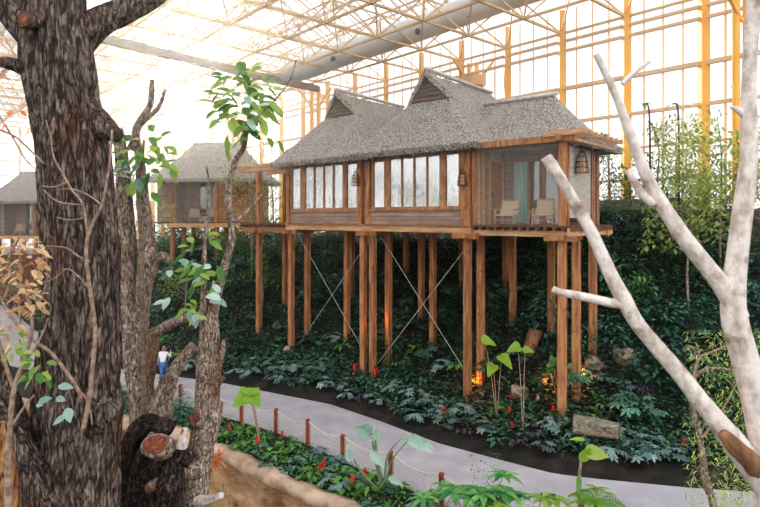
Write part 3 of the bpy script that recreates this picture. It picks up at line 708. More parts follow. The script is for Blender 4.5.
# ------------------------------------------------------------------ greenhouse
W0 = Vector((13.8, 32, 0)); DP = Vector((-.667, .745, 0)); DQ = Vector((-.745, -.667, 0))
def G(p, q, z): return W0 + DP * p + DQ * q + Vector((0, 0, z))
m = MB()                                             # thin mullions
ZT = 20.0
for i in range(-16, 80):
    if i % 4: m.bar(G(i, 0, 3), G(i, 0, ZT), .09)
for z, w in ((15.2, .22), (13.1, .18), (11.2, .12), (9.4, .12), (17.5, .16), (18.1, .16)):
    m.bar(G(-18, 0, z), G(80, 0, z), w)
wb = tag(m.build('wall_back', MT['mull']), kind='structure')
for i in range(-4, 20):                               # the wider bays low on the wall
    m = MB(); m.bar(G(i * 4, -.05, 3), G(i * 4, -.05, ZT), .42); m.build('wall_column', MT['yellow'], wb)
m = MB(); m.v += [G(-18, -.02, 2), G(80, -.02, 2), G(80, -.02, ZT), G(-18, -.02, ZT)]; m.f.append((0, 1, 2, 3)); m.build('glazing', MT['wallglass'], wb)
for i in range(-4 * 2, 24):                            # window stays
    m = MB(); a = G(i * 2 + .8, .05, 13.2); m.bar(a, G(i * 2 + .2, .7, 13.0), .035); m.bar(G(i * 2 + .8, .05, 13.9), G(i * 2 + .2, .7, 13.0), .035); m.build('window_stay', MT['mull'], wb)
m = MB()
for i in range(0, 60): m.bar(G(78, i, 3), G(78, i, ZT), .3 if i % 4 == 0 else .09)
for z in (15.2, 13.1, 11.2, 9.4, 17.5): m.bar(G(78, 0, z), G(78, 60, z), .18)
wl = tag(m.build('wall_left', MT['mull']), kind='structure')
m = MB(); m.v += [G(78.05, 0, 2), G(78.05, 60, 2), G(78.05, 60, ZT), G(78.05, 0, ZT)]; m.f.append((0, 1, 2, 3)); m.build('glazing', MT['wallglass'], wl)
# roof: glass bars in ridge-and-furrow, double layer space frame
def rz_(q): 
    t = (q / 8) % 1; return 21.6 + 2.3 * (1 - abs(2 * t - 1))
m = MB(); 
for i in range(-8, 79):
    for k in range(0, 13):
        m.bar(G(i, k * 4, rz_(k * 4 + .001)), G(i, k * 4 + 4, rz_(k * 4 + 3.999)), .1 if i % 4 else .2)
for k in range(0, 27): m.bar(G(-8, k * 2, rz_(k * 2)), G(78, k * 2, rz_(k * 2)), .14)
ce = tag(m.build('ceiling', MT['white']), kind='structure')
m = MB()
for i in range(0, 14): m.v += [tuple(G(-8, i * 4, rz_(i * 4) + .1)), tuple(G(78, i * 4, rz_(i * 4) + .1))]
for i in range(13): m.f.append((2 * i, 2 * i + 1, 2 * i + 3, 2 * i + 2))
m.build('glazing', MT['roofglass'], ce)
m = MB(); a_ = 4.0; zb, zt = 18.6, 21.0
for i in range(-3, 19):
    for k in range(0, 12):
        c = G(i * a_, k * a_, zb); 
        m.bar(c, G((i + 1) * a_, k * a_, zb), .13); m.bar(c, G(i * a_, (k + 1) * a_, zb), .13)
        t = G((i + .5) * a_, (k + .5) * a_, zt)
        m.bar(t, G((i + 1.5) * a_, (k + .5) * a_, zt), .1); m.bar(t, G((i + .5) * a_, (k + 1.5) * a_, zt), .1)
        for di in (0, 1):
            for dk in (0, 1): m.bar(t, G((i + di) * a_, (k + dk) * a_, zb), .085)
tag(m.build('ceiling_space_frame', MT['cream']), kind='structure')
# tall columns with collars
def column(px, Y, ztop, label, collar=True, w=.55):
    p = P(px, 200, Y); g = ground(p.x, p.y)
    e = empty('roof_column', (p.x, p.y, g), 0, label, 'column', 'yellow steel roof columns')
    m = MB(); m.bar((-.28, 0, -.3), (-.28, 0, ztop - g), w * .6, n=12); m.bar((.28, .1, -.3), (.28, .1, ztop - g), w * .6, n=12); m.build('column_shaft', MT['yellow'], e, smooth=False)
    if collar:
        z = collar - g; m = MB(); m.box(-.85, .85, -.5, .5, z, z + .75); m.build('collar', MT['cream'], e)
    m = MB()
    for s in (-1, 1):
        m.bar((0, 0, ztop - g - 1.8), (1.5 * s, -.6, ztop - g + .2), .16)
    m.build('strut', MT['yellow'], e)
column(473, 41, 18.4, 'yellow double roof column rising behind the middle thatched roof', 16.8)
column(315, 50, 18.4, 'yellow roof column rising left of the main villa gablets', None, .6)
column(236, 62, 18.4, 'hazy yellow roof column behind the second villa', 16.5, .8)
column(742, 27, 18.4, 'thick yellow roof column at the right behind the pale branch', None, .55)
for (pa, pb, lab) in ((P(318, 89, 49), P(250, 74, 43), 0), (P(250, 74, 43), P(88, 35, 33), 0)):
    m = MB(); m.bar(pa, pb, .45, .5); tag(m.build('ceiling_gutter_beam', MT['gable']), kind='structure')
# white fabric air duct
pts, rr = smooth_line([P(262, 79, 47), P(300, 70, 44.5), P(350, 52, 42), P(400, 35, 39.5), P(450, 17, 37), P(510, -5, 34), P(600, -34, 30.5)], [.1, .85, .85, .85, .85, .85, .85], 6)
duct = empty('air_duct', pts[0], 0, 'long white fabric air duct sagging under the glass roof', 'duct')
m = MB(); m.tube([p - pts[0] for p in pts], rr, 20); m.build('fabric_tube', MT['duct'], duct, smooth=True)
for px, py, Y in ((333, 58, 41.8), (418, 31, 37.8), (469, 15, 35.5)):
    p = P(px, py, Y) - pts[0]; m = MB(); m.tube([p + Vector((0, .3, 0)), p, p + Vector((-.03, -.12, -.02))], [.2, .2, .14], 12); m.build('nozzle', MT['nozzle'], duct)
# low wall on the hill at right and brown fence at left
m = MB(); a = P(596, 200, 31); b = P(700, 200, 26)
for i in range(21):
    t = i / 20; p = a.lerp(b, t); z = 8.25
    for dy in (0, .2):
        for zz in (6.5, z): m.v.append((p.x, p.y + dy, zz))
for i in range(20):
    k = 4 * i; m.f += [(k, k + 4, k + 5, k + 1), (k + 2, k + 3, k + 7, k + 6), (k + 1, k + 5, k + 7, k + 3)]
tag(m.build('low_garden_wall', MT['lowwall']), 'low mossy wall on the hilltop right of the main villa', 'wall')
m = MB()
for i in range(40):
    x = -34 + i * .3; g = 0
    m.box(x, x + .26, 42.0 + .02 * (i % 2), 42.08 + .02 * (i % 2), 1.2, 4.6 + .03 * (i % 3))
tag(m.build('board_fence', MT['brownfence']), 'brown vertical board fence below the farthest villa', 'fence')

# ------------------------------------------------------------------ rope fence
fp = [(x, yat(L_, x)) for x in (-17.2, -15.2, -13.3, -11.3, -9.5, -7.7, -6.3, -4.9, -3.5, -2.3, -1.1, .3, 1.55, 2.87, 4.55, 6.4, 8.3, 10.3, 12.3)]
fence = empty('rope_fence', (fp[0][0], fp[0][1], 0), 0, 'low rope fence with brown posts and white netting along the path', 'fence')
o0 = Vector((fp[0][0], fp[0][1], 0))
rope = MB(); net = MB(); HP = .88
for i, (x, y) in enumerate(fp):
    m = MB(); r = .075; p = Vector((x, y, 0)) - o0
    m.tube([p, p + Vector((0, 0, HP - .03)), p + Vector((0, 0, HP))], [r, r, r * .8], 10); m.build('post', MT['fencepost'], fence, smooth=False)
    if i < len(fp) - 1:
        q = Vector((fp[i + 1][0], fp[i + 1][1], 0)) - o0; L = (q - p).length; pl = []
        for k in range(13):
            t = k / 12; pl.append(p.lerp(q, t) + Vector((0, 0, HP - .04 - .17 * 4 * t * (1 - t))))
        rope.tube(pl, [.018] * 13, 6)
        n = int(L / .075)
        for k in range(1, n):
            t = k / n; c = p.lerp(q, t); top = HP - .05 - .17 * 4 * t * (1 - t)
            net.bar(c + Vector((0, 0, .05)), c + Vector((0, 0, top)), .011)
        for zz in (.12, .24, .36, .48, .6):
            net.bar(p + Vector((0, 0, zz)), q + Vector((0, 0, zz)), .008)
rope.build('rope', MT['rope'], fence, smooth=True); net.build('netting', MT['netting'], fence)

# ------------------------------------------------------------------ plants
UP = Vector((0, 0, 1))
def dirv(a, e): return Vector((math.cos(a) * math.cos(e), math.sin(a) * math.cos(e), math.sin(e)))
def p_lobed(m, h=.5, r=.45, n=13, s=1):
    """stems that end in a hand of lobes, grey-green"""
    for i in range(n):
        a = U(0, 2 * PI); rr = r * math.sqrt(R()); hh = h * U(.55, 1.05) * (1.1 - .4 * rr / r)
        c = Vector((rr * math.cos(a), rr * math.sin(a), hh)); tl = U(.15, .95)
        tilt = Vector((math.cos(a) * .5 * rr / r, math.sin(a) * .5 * rr / r, 1)).normalized(); o_ = U(0, 2 * PI)
        for k in range(6):
            b = o_ + k * 2 * PI / 6; d = Vector((math.cos(b), math.sin(b), 0)); d = (d - tilt * d.dot(tilt)).normalized()
            m.leaf(c, d + tilt * .1, tilt, U(.13, .2) * s, .085 * s, .25, 3, tl, 'obov', .2)
def p_broad(m, h=.5, r=.4, n=22, L=.24, W=.13, tl=(.1, .9)):
    for i in range(n):
        a = U(0, 2 * PI); e = U(.1, 1.3); c = Vector((math.cos(a) * r * U(.1, .7), math.sin(a) * r * U(.1, .7), h * U(.3, .95)))
        m.leaf(c, dirv(a, U(-.1, .7)), UP, L * U(.7, 1.2), W * U(.8, 1.2), .5, 4, U(*tl), 'ovate', .2)
def p_fern(m, n=13, L=.7, W=.2, e0=.9):
    for i in range(n):
        a = 2 * PI * i / n + U(-.2, .2); e = e0 * U(.5, 1.15); LL = L * U(.7, 1.1); d = dirv(a, e); t0 = U(.1, .8); sd = d.cross(UP).normalized()
        m.leaf((0, 0, 0), d, UP, LL, .02, .75, 8, t0, 'strap')
        k = 13
        for j in range(1, k + 1):
            q = j / k; c = d * (LL * q) - UP * (LL * .75 * q * q); w = W * math.sin(PI * min(1, q * .85 + .12))
            for s in (-1, 1): m.leaf(c, sd * s + d * .45 - UP * .15, UP, w, .035 + .02 * w, .2, 1 if 0 else 2, t0, 'ovate', .1)
def p_strap(m, n=24, L=.6, W=.05, e=(.4, 1.4), tl=(.1, .9), droop=.6):
    for i in range(n):
        m.leaf(Vector((U(-.04, .04), U(-.04, .04), 0)), dirv(U(0, 2 * PI), U(*e)), UP, L * U(.6, 1.1), W, droop, 5, U(*tl), 'strap', .3)
def p_bush(m, h=1.1, r=.5, n=150, L=.13, W=.07, tl=(.05, .95), zmin=.1):
    for i in range(n):
        a = U(0, 2 * PI); zz = U(zmin, 1); rr = r * (1 - abs(zz - .55) * .9) * U(.6, 1.05)
        c = Vector((rr * math.cos(a), rr * math.sin(a), zz * h))
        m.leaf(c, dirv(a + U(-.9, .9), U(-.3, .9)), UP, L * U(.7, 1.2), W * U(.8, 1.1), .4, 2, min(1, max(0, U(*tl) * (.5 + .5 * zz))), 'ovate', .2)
protos = {}
def proto(key, name, fn, mt, stems=None):
    lst = []
    for v in range(3):
        m = MB(); fn(m); me = bpy.data.meshes.new(name); me.from_pydata([tuple(q) for q in m.v], [], m.f); me.materials.append(LM[mt])
        at = me.attributes.new('tint', 'FLOAT', 'POINT'); at.data.foreach_set('value', m.t); me.update(); lst.append(me)
    protos[key] = (name, lst)
proto('lob', 'lobed_leaf_plant', lambda m: p_lobed(m), 'grey')
proto('lobd', 'lobed_leaf_shrub', lambda m: p_lobed(m, .9, .6, 22, 1.3), 'teal')
proto('brd', 'broad_leaf_plant', lambda m: p_broad(m), 'teal')
proto('brg', 'broad_leaf_plant', lambda m: p_broad(m, .5, .4, 20, .28, .16), 'mid')
proto('pur', 'purple_leaf_plant', lambda m: p_broad(m, .4, .35, 22, .16, .1), 'purple')
proto('fern', 'fern', lambda m: p_fern(m), 'teal')
proto('fernd', 'fern', lambda m: p_fern(m, 15, .9, .22), 'dark')
proto('strap', 'strap_leaf_plant', lambda m: p_strap(m), 'mid')
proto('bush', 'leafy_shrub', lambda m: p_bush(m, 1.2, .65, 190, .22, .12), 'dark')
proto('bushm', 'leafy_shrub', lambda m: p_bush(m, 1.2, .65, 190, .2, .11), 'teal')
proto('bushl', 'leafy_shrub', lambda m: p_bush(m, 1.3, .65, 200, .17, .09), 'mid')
proto('big', 'large_leaf_plant', lambda m: p_broad(m, 1.1, .5, 16, .5, .3, (.2, .8)), 'teal')
def plant(key, x, y, s, label, group, z=None, cat='plant'):
    name, lst = protos[key]; o = bpy.data.objects.new(name, random.choice(lst)); C.objects.link(o)
    o.location = (x, y, (ground(x, y) if z is None else z) - .03); o.rotation_euler = (U(-.1, .1), U(-.1, .1), U(0, 6.28)); o.scale = (s, s, s * U(.85, 1.15))
    return tag(o, label, cat, group)
taken = []
def free(x, y, r):
    for (a, b, c) in taken:
        if (a - x) ** 2 + (b - y) ** 2 < (r + c) ** 2: return False
    taken.append((x, y, r)); return True
def local(x, y):
    dx, dy = x - AX, y - AY; return dx * .756 - dy * .654, dx * .654 + dy * .756
for (x, y) in [(-5.2, .3), (-.2, .5), (3.45, .5), (-10.3, .5)]:
    p = V(x, y, 0); taken.append((p.x, p.y, .35))
# front strip beside the path
LB = {'lob': 'grey-green lobed-leaf plant', 'lobd': 'tall dark lobed-leaf shrub', 'brd': 'dark broad-leaf plant', 'brg': 'mid-green broad-leaf plant', 'pur': 'purple-grey leafed plant', 'fern': 'blue-green arching fern', 'fernd': 'dark arching fern', 'strap': 'green strap-leaved tuft', 'bush': 'dense dark green shrub', 'bushm': 'blue-green leafy shrub', 'bushl': 'light green leafy shrub', 'big': 'large-leaved jungle plant'}
def scatter(n, region, kinds, rad, zone, smin=.8, smax=1.3, tries=40):
    for _ in range(n):
        for t in range(tries):
            x, y = region()
            if abs(x / max(y, 1)) > .74: continue
            if free(x, y, rad * U(.75, 1.1)): 
                k = random.choice(kinds); plant(k, x, y, U(smin, smax), LB[k] + ' ' + zone, LB[k] + 's ' + zone); break
def bandE(d0, d1, x0, x1):
    def f():
        while 1:
            x = U(x0, x1); y = yat(E_, x) + U(d0, d1) * 1.35; d = dist(E_, x, y)
            if d0 <= d <= d1: return x, y
    return f
scatter(75, bandE(.65, 2.3, -9, 8.8), ['lob', 'lob', 'lob', 'lob', 'pur', 'brd'], .3, 'in the bed right beside the path', .8, 1.15)
scatter(70, bandE(2.2, 5, -9, 9), ['lob', 'brd', 'brd', 'brg', 'lobd', 'lobd', 'fernd', 'bush', 'pur'], .4, 'among the front villa stilts', .8, 1.2)
scatter(80, bandE(5, 11.5, -8, 6), ['lobd', 'brd', 'bush', 'bush', 'bushm', 'fernd', 'brd', 'big'], .45, 'on the shaded slope under the villa', .8, 1.25)
scatter(110, bandE(3.2, 12.5, 6.5, 17), ['bush', 'bushm', 'bushm', 'bush', 'lobd', 'fernd', 'fern', 'bushl', 'brd'], .46, 'on the open slope right of the villa', .9, 1.4)
scatter(26, bandE(8, 12, 7, 14), ['bushl', 'bushl', 'brg'], .42, 'on the upper slope below the hilltop wall', .9, 1.3)
scatter(22, bandE(10.5, 13.5, 9, 19), ['bushl', 'bushl', 'bushm'], .5, 'along the hilltop wall', .9, 1.4)
scatter(70, bandE(1, 13, -20, -8), ['bush', 'bushm', 'lobd', 'brd', 'bush', 'brg', 'big'], .55, 'on the slope left of the villa', 1, 1.5)
scatter(30, bandE(8, 16, -16, -5), ['bushl', 'bushm', 'bushl'], .6, 'behind the walkway left of the villa', 1.1, 1.8)
scatter(24, bandE(.6, 4, -34, -16), ['bush', 'bushm', 'bushl'], .7, 'along the far left path', 1, 1.7)
# low bed between fence and planter wall
def bandR(x0, x1):
    def f():
        x = U(x0, x1); a, b = yat(R_, x) + .2, yat(L_, x) - .25; return x, U(a, b)
    return f
taken2 = taken; taken = []
scatter(26, bandR(-11, -4.6), ['strap', 'brg', 'bushm', 'fern', 'brd'], .26, 'in the left end of the low fence bed', .5, .75)
scatter(62, bandR(-4.7, 1.6), ['strap', 'strap', 'brg', 'brd', 'fern', 'brg', 'lob'], .23, 'in the low bed before the rope fence', .6, .95)
scatter(34, bandR(1.2, 6.5), ['brd', 'brd', 'brg', 'lob', 'fern'], .26, 'in the right end of the low fence bed', .6, .95)

for i in range(16):
    px = 600 + i * 7.5 + U(-3, 3); Y = 31.8 - i * .22; x = (px - CX) / F * Y
    plant('bushl', x, Y, U(1.0, 1.5), 'light green shrub growing just behind the low hilltop wall', 'light shrubs behind the hilltop wall', 7.75 + U(0, .3))
for i in range(18):
    px = 146 + i * 8.2 + U(-2, 2); Y = 44 + U(-1.5, 1.5); x = (px - CX) / F * Y
    plant('bushl' if i % 2 else 'bushm', x, Y, U(1.7, 2.2), 'tall shrub closing the view beneath the second villa deck', 'tall shrubs behind the second villa')
# undergrowth carpets (uncountable)
def carpet(n, reg, mt, label, Lr=(.14, .3), zr=(.0, .35), nm='undergrowth'):
    m = MB()
    for _ in range(n):
        x, y = reg()
        if abs(x / y) > .76: continue
        z = ground(x, y) + U(*zr) ** 1.0
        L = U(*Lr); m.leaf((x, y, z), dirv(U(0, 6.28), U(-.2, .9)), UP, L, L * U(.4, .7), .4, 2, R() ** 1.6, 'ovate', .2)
    return tag(m.build(nm, LM[mt]), label, 'undergrowth', None, 'stuff')
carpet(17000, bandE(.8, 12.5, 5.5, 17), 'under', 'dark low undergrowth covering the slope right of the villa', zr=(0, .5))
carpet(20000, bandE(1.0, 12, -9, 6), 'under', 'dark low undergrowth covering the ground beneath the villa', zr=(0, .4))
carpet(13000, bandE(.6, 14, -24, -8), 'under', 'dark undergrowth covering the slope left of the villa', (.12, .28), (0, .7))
carpet(6000, bandR(-11, 7), 'mid', 'low green groundcover in the bed before the rope fence', (.06, .13), (0, .15))
carpet(6000, bandE(9.5, 13.5, 5.5, 18), 'mid', 'green hilltop groundcover around the low wall', (.1, .22), (0, .6))

# red flowers in low bed and path bed
def flower(x, y, s, label, group, mt='red', h=.3):
    z = ground(x, y); e = empty('bromeliad', (x, y, z), U(0, 6), label, 'flower', group); e.scale = (s,) * 3
    m = MB(); p_strap(m, 10, .3, .05, (.3, 1.1)); m.build('foliage', LM['mid'], e)
    m = MB()
    for i in range(12): m.leaf((0, 0, h * .6 + .012 * i), dirv(i * 2.4, .5 + .06 * i), UP, .11, .045, .1, 2, R(), 'ovate', .3)
    m.build('bloom', LM[mt], e)
for px, py in ((229, 428), (257, 441), (282, 434), (324, 462), (320, 468), (352, 480), (365, 474)):
    zz = .42; Y = F * (CAMZ - zz) / (py - HY); x = (px - CX) / F * Y
    flower(x, Y, U(1.15, 1.4), 'red bromeliad flower among the plants before the rope fence', 'red bromeliads before the rope fence')
for px, py, mt, lb in ((511, 401, 'red', 'red bloom in the path bed beside the slender yellow-leaf taro'), (509, 416, 'red', 'lower red bloom close to the slender taro stems'), (512, 431, 'red', 'red and cream bloom lowest in the path bed'), (538, 404, 'pink', 'pale pink bloom between the taro stems and right stilt'), (444, 416, 'red', 'small red bloom beside the path near the middle stilts'), (553, 414, 'red', 'small red bloom left of the right-hand stilt'), (684, 449, 'red', 'bright red bloom at the right end of the path bed')):
    zz = .55 ; Y = F * (CAMZ - zz) / (py - HY)
    for _ in range(6):
        x = (px - CX) / F * Y; g = ground(x, Y); Y = F * (CAMZ - g - .35) / (py - HY)
    x = (px - CX) / F * Y; flower(x, Y, 1.15, lb, None, mt, .6)

# individually placed plants
def gpt(px, py, dz=0):                 # point where the sight line meets the ground
    for i in range(2400):
        Y = 9 + i * .02; p = P(px, py, Y)
        if p.z <= ground(p.x, p.y) + dz: return p
    return P(px, py, 30)
def taro(base, leaves, label, mt='bright', stem_r=.02, cat='plant', name='taro_plant', smt='twig'):
    e = empty(name, base, 0, label, cat)
    for (p, d, L, W) in leaves:
        p = Vector(p) - Vector(base); q = p * .55 + Vector((0, 0, p.z * .12)); q.z = p.z * .65
        m = MB(); pts, rr = smooth_line([(0, 0, -.1), q, p], [stem_r, stem_r * .8, stem_r * .5], 5); m.tube(pts, rr, 6); m.build('stem', MT[smt], e, smooth=True)
        m = MB(); d = Vector(d).normalized(); m.leaf(p - d * L * .25, d, UP + Vector((0, -.9, 0)), L * 1.3, W * 1.5, .25, 8, .5, 'heart', .25); m.build('leaf', LM[mt], e, smooth=True)
    return e
b = gpt(497, 418); Y = b.y
taro(b, [(P(484, 340, Y), (.6, 0, -.1), .42, .3), (P(502, 357, Y), (.3, -.5, -.2), .5, .32), (P(493, 366, Y), (-.5, -.6, -.4), .4, .3)], 'slender taro with three light green leaves left of the leaning hollow log')
b = gpt(523, 434); Y = b.y
taro(b, [(P(518, 347, Y + .3), (-.8, -.3, 0), .42, .3), (P(525, 350, Y + .3), (.7, -.3, .1), .3, .2)], 'tall single-stem taro rising before the leaning hollow log')
b = gpt(562, 418); Y = b.y
taro(b, [(P(562 + U(-16, 16), 366 + U(-8, 10), Y), (U(-1, 1), -.4, U(-.2, .3)), .26, .17) for _ in range(9)], 'small green-crowned sapling in front of the right stilt', 'mid', .012)
b = Vector((P(262, 415, 18.5).x, 18.3, .05)); b = Vector(((262 - CX) / F * 17.6, 17.6, .05))
b.z = ground(b.x, b.y)
t = P(248, 396, 18.0)
taro(b, [(t, (-.5, -.4, -.1), .5, .5), (t + Vector((.1, 0, .02)), (.6, -.5, -.2), .45, .45), (t + Vector((.05, .05, .08)), (.1, .6, .3), .4, .4)], 'yellow-green round-leaved taro standing before the rope fence', 'bright')
# banana-like plant with torn leaves by the fence
bx_ = (383 - CX) / F * 14.6; b = Vector((bx_, 14.6, ground(bx_, 14.6)))
e = empty('bird_of_paradise_plant', b, 0, 'tall plant with torn pale-backed paddle leaves standing at the rope fence', 'plant')
for (pts, w, leafp) in (
    ([P(382, 486, 14.6), P(377, 455, 14.55), P(375, 440, 14.5)], .05, (P(376, 446, 14.5), (.03, 0, 1), .75, .3)),
    ([P(381, 486, 14.6), P(374, 450, 14.6), P(372, 432, 14.6)], .045, (P(371, 436, 14.55), (-.45, -.2, .55), .72, .5)),
    ([P(384, 486, 14.6), P(388, 455, 14.5), P(402, 438, 14.3)], .03, (P(400, 440, 14.3), (1, -.25, .25), .95, .34)),
    ([P(386, 486, 14.6), P(391, 462, 14.45), P(408, 440, 14.2)], .025, (P(407, 441, 14.2), (1, -.3, .02), .7, .3)),
    ([P(381, 486, 14.6), P(378, 462, 14.5), P(377, 455, 14.4)], .04, (P(370, 452, 14.4), (.7, -.6, -.2), .5, .3)),
    ([P(380, 488, 14.6), P(386, 480, 14.4), P(390, 478, 14.2)], .03, (P(388, 478, 14.2), (.6, -.5, .2), .5, .24)),
    ([P(379, 490, 14.6), P(360, 470, 14.4), P(350, 450, 14.3)], .025, (P(350, 462, 14.3), (-.1, 0, 1), .5, .28))):
    m = MB(); pp, rr = smooth_line([q - b for q in pts], [w, w * .8, w * .5], 5); m.tube(pp, rr, 8); m.build('stem', leafmat('stalk', srgb(130, 160, 120), srgb(150, 180, 140)) if 'stalk' not in bpy.data.materials else bpy.data.materials['stalk'], e, smooth=True)
    p, d, L, W = leafp; m = MB(); m.leaf(p - b, d, Vector((0, -1, .5)), L, W, .35, 22, U(.4, .9), 'ovate', .2)
    for i, v in enumerate(m.v):         # torn edges
        if i % 3 != 1 and (i // 3) % 2: c = Vector(m.v[i - (i % 3) + 1]); m.v[i] = tuple(c.lerp(Vector(v), U(.35, .75)) - Vector((0, 0, U(0, .03))))
    m.build('leaf', LM['banana'], e)
# bright umbrella-leaf plants at the bottom
def umbrella(base, h, n, s, label, mt='bright', w=.07, droop=.35):
    e = empty('umbrella_plant', base, 0, label, 'plant')
    m = MB(); heads = []
    for i in range(n):
        c = Vector((U(-.55, .55) * s, U(-.3, .3) * s, h * U(.8, 1.08))); heads.append(c)
        pp, rr = smooth_line([(0, 0, -.1), c * .5 + Vector((0, 0, .1)), c], [.016, .014, .01], 4); m.tube(pp, rr, 6)
    m.build('stem', MT['twig'], e)
    for c in heads:
        m = MB(); o_ = U(0, 6)
        for k in range(8): m.leaf(c, dirv(o_ + k * .785, U(.0, .35)), UP, U(.24, .32) * s, w * s, droop, 4, U(.1, .95), 'ovate', .25)
        m.build('leaf_whorl', LM[mt], e)
umbrella((2.15, 12.5, .05), 1.35, 8, 1.65, 'bright umbrella-leaf plant at the bottom edge before the fence', 'umb', .1)
umbrella((1.2, 13.0, .05), 1.0, 5, 1.4, 'smaller umbrella-leaf plant left of the bright one at the bottom edge', 'umb', .09)
umbrella((3.1, 12.2, .05), 1.2, 6, 1.5, 'light green umbrella-leaf plant in the bottom bed right of the wispy shrub', 'fore', .09)
# wispy shrub at (485,460)
m = MB()
for i in range(260):
    t = R(); c = Vector((U(-.42, .42) * (.5 + .5 * t), U(-.3, .3), .2 + 1.35 * t)); m.leaf(c, dirv(U(0, 6.28), U(-.4, .9)), UP, U(.05, .09), .035, .2, 2, R(), 'ovate')
o = m.build('wispy_shrub', LM['mid']); o.location = (2.55, 13.75, .03); tag(o, 'airy small-leaved shrub standing over the rope fence', 'shrub')
# tall curled taro at the right (592,440)
b = Vector(((582 - CX) / F * 11.6, 11.6, ground((582 - CX) / F * 11.6, 11.6)))
e = empty('taro_plant', b, 0, 'tall taro with a curled yellow-green leaf at the bottom right of the path', 'plant')
m = MB(); pp, rr = smooth_line([Vector((0, 0, 0)), P(579, 490, 11.6) - b, P(581, 460, 11.6) - b], [.04, .035, .03], 5); m.tube(pp, rr, 8); m.build('stem', MT['bark2'], e, smooth=True)
for (px, py, d, L, W, mt) in ((581, 462, (.28, -.2, .85), .5, .22, 'bright'), (584, 452, (.9, -.5, .25), .5, .3, 'lime'), (585, 440, (-1, -.2, .35), .38, .08, 'bright'), (579, 475, (-.15, -.3, -.9), .35, .12, 'mid')):
    m = MB(); m.leaf(P(px, py, 11.55) - b, d, Vector((0, -1, .6)), L, W, .25, 8, .6, 'ovate', .35); m.build('leaf', LM[mt], e, smooth=True)
tf = empty('tree_fern', ((596 - CX) / F * 11.3, 11.3, .05), 0, 'bright green tree fern below the curled taro at the bottom edge', 'fern')
m = MB(); m.tube([(0, 0, 0), (.02, 0, .8), (0, 0, 1.65)], [.07, .05, .05], 8); m.build('trunk', MT['bark3'], tf)
m = MB(); p_fern(m, 11, .85, .3, .75)
for i, v in enumerate(m.v): m.v[i] = (v[0], v[1], v[2] + 1.62)
m.build('fronds', LM['bright'], tf)
# grey fern fan & big-leaf plants near the log
for (px, py, k, s, lb) in ((640, 432, 'fern', 1.25, 'large grey-green fern fanning beside the weathered log'), (598, 402, 'strap', 1.5, 'thick grassy tuft above the weathered log'), (634, 461, 'brd', 1.0, 'rounded blue-green leaves just right of the weathered log'), (622, 455, 'brd', .9, 'blue-green leafy clump touching the weathered log'), (650, 462, 'lob', 1.0, 'grey leafy clump at the path edge under the pale branch'), (665, 440, 'fern', .9, 'small grey fern right of the large fern')):
    g = gpt(px, py); plant(k, g.x, g.y, s, lb, None)
for (px, py, s, lb) in ((645, 395, 1.0, 'dark purple spiky shrub hanging on the slope under the pale branch'), (683, 330, 1.0, 'dark purple spiky shrub higher on the slope')):
    g = gpt(px, py); m = MB(); p_strap(m, 240, .5, .03, (-.6, 1.4), (.0, .5), .7)
    for i, v in enumerate(m.v): m.v[i] = (v[0] * 1.1, v[1] * 1.1, v[2] * 1.1 + .35)
    o = m.build('purple_shrub', LM['purple']); o.location = g; tag(o, lb, 'shrub')

# logs and rocks
def log(p0, p1, r0, r1, name, label, mt, hollow=False):
    e = empty(name, p0, 0, label, 'log'); q = Vector(p1) - Vector(p0)
    m = MB(); n = 14; pts = [q * (i / n) for i in range(n + 1)]
    m.tube(pts, [r0 + (r1 - r0) * i / n for i in range(n + 1)], 28, not hollow, 1, bark_disp(.12, .25, 3, 1.5, r0 * 9))
    m.build('log_body', MT[mt], e, smooth=True)
    d = q.normalized(); m = MB(); m.tube([q - d * .02, q + d * .012], [r1 * .86, r1 * .8], 20); m.build('log_end', MT['black'] if hollow else MT['cut'], e)  # on a hollow log a black disc stands in for the shaded opening
    m = MB(); m.tube([d * .02, d * -.012], [r0 * .86, r0 * .8], 20); m.build('log_end', MT['black'] if hollow else MT['cutring'], e)
g = gpt(572, 428); g2 = gpt(620, 438)
log(P(574, 424, 17.6), P(619, 431, 17.0), .3, .26, 'weathered_log', 'weathered grey log lying at the slope foot near the right stilt', 'log')
g = gpt(527, 356); log(g + Vector((0, 0, .0)), g + Vector((.38, .1, 1.0)), .3, .24, 'hollow_log', 'leaning hollow log standing on the slope behind the taros', 'hollow', True)
def rock(loc, s, label, group=None):
    m = MB(); n, k = 16, 10; sd = U(0, 50)
    for i in range(k + 1):
        th = PI * i / k
        for j in range(n):
            ph = 2 * PI * j / n; d = Vector((math.sin(th) * math.cos(ph), math.sin(th) * math.sin(ph), math.cos(th)))
            m.v.append(tuple(Vector((d.x * s[0], d.y * s[1], d.z * s[2])) * (1 + .35 * nz(d * 1.4 + Vector((sd, 0, 0))))))
    for i in range(k):
        for j in range(n): m.f.append((i * n + j, (i + 1) * n + j, (i + 1) * n + (j + 1) % n, i * n + (j + 1) % n))
    o = m.build('rock', MT['stone'], smooth=False); o.location = loc; tag(o, label, 'rock', group)
for px, py, s, lb in ((593, 366, .3, 'tan rounded rock on the slope right of the right stilt'), (290, 352, .25, 'tan rock beside the left pair of stilts'), (520, 395, .3, 'pale upright stone near the taro stems'), (667, 456, .17, 'small pinkish stone at the path bed edge'), (625, 360, .35, 'flat pale rock behind the pale branch'), (690, 356, .3, 'reddish flat rock high on the slope at right'), (230, 350, .2, 'small rock at the slope foot left of the villa')):
    g = gpt(px, py); rock(g + Vector((0, 0, s * .35)), (s * 1.2, s, s * .9), lb)

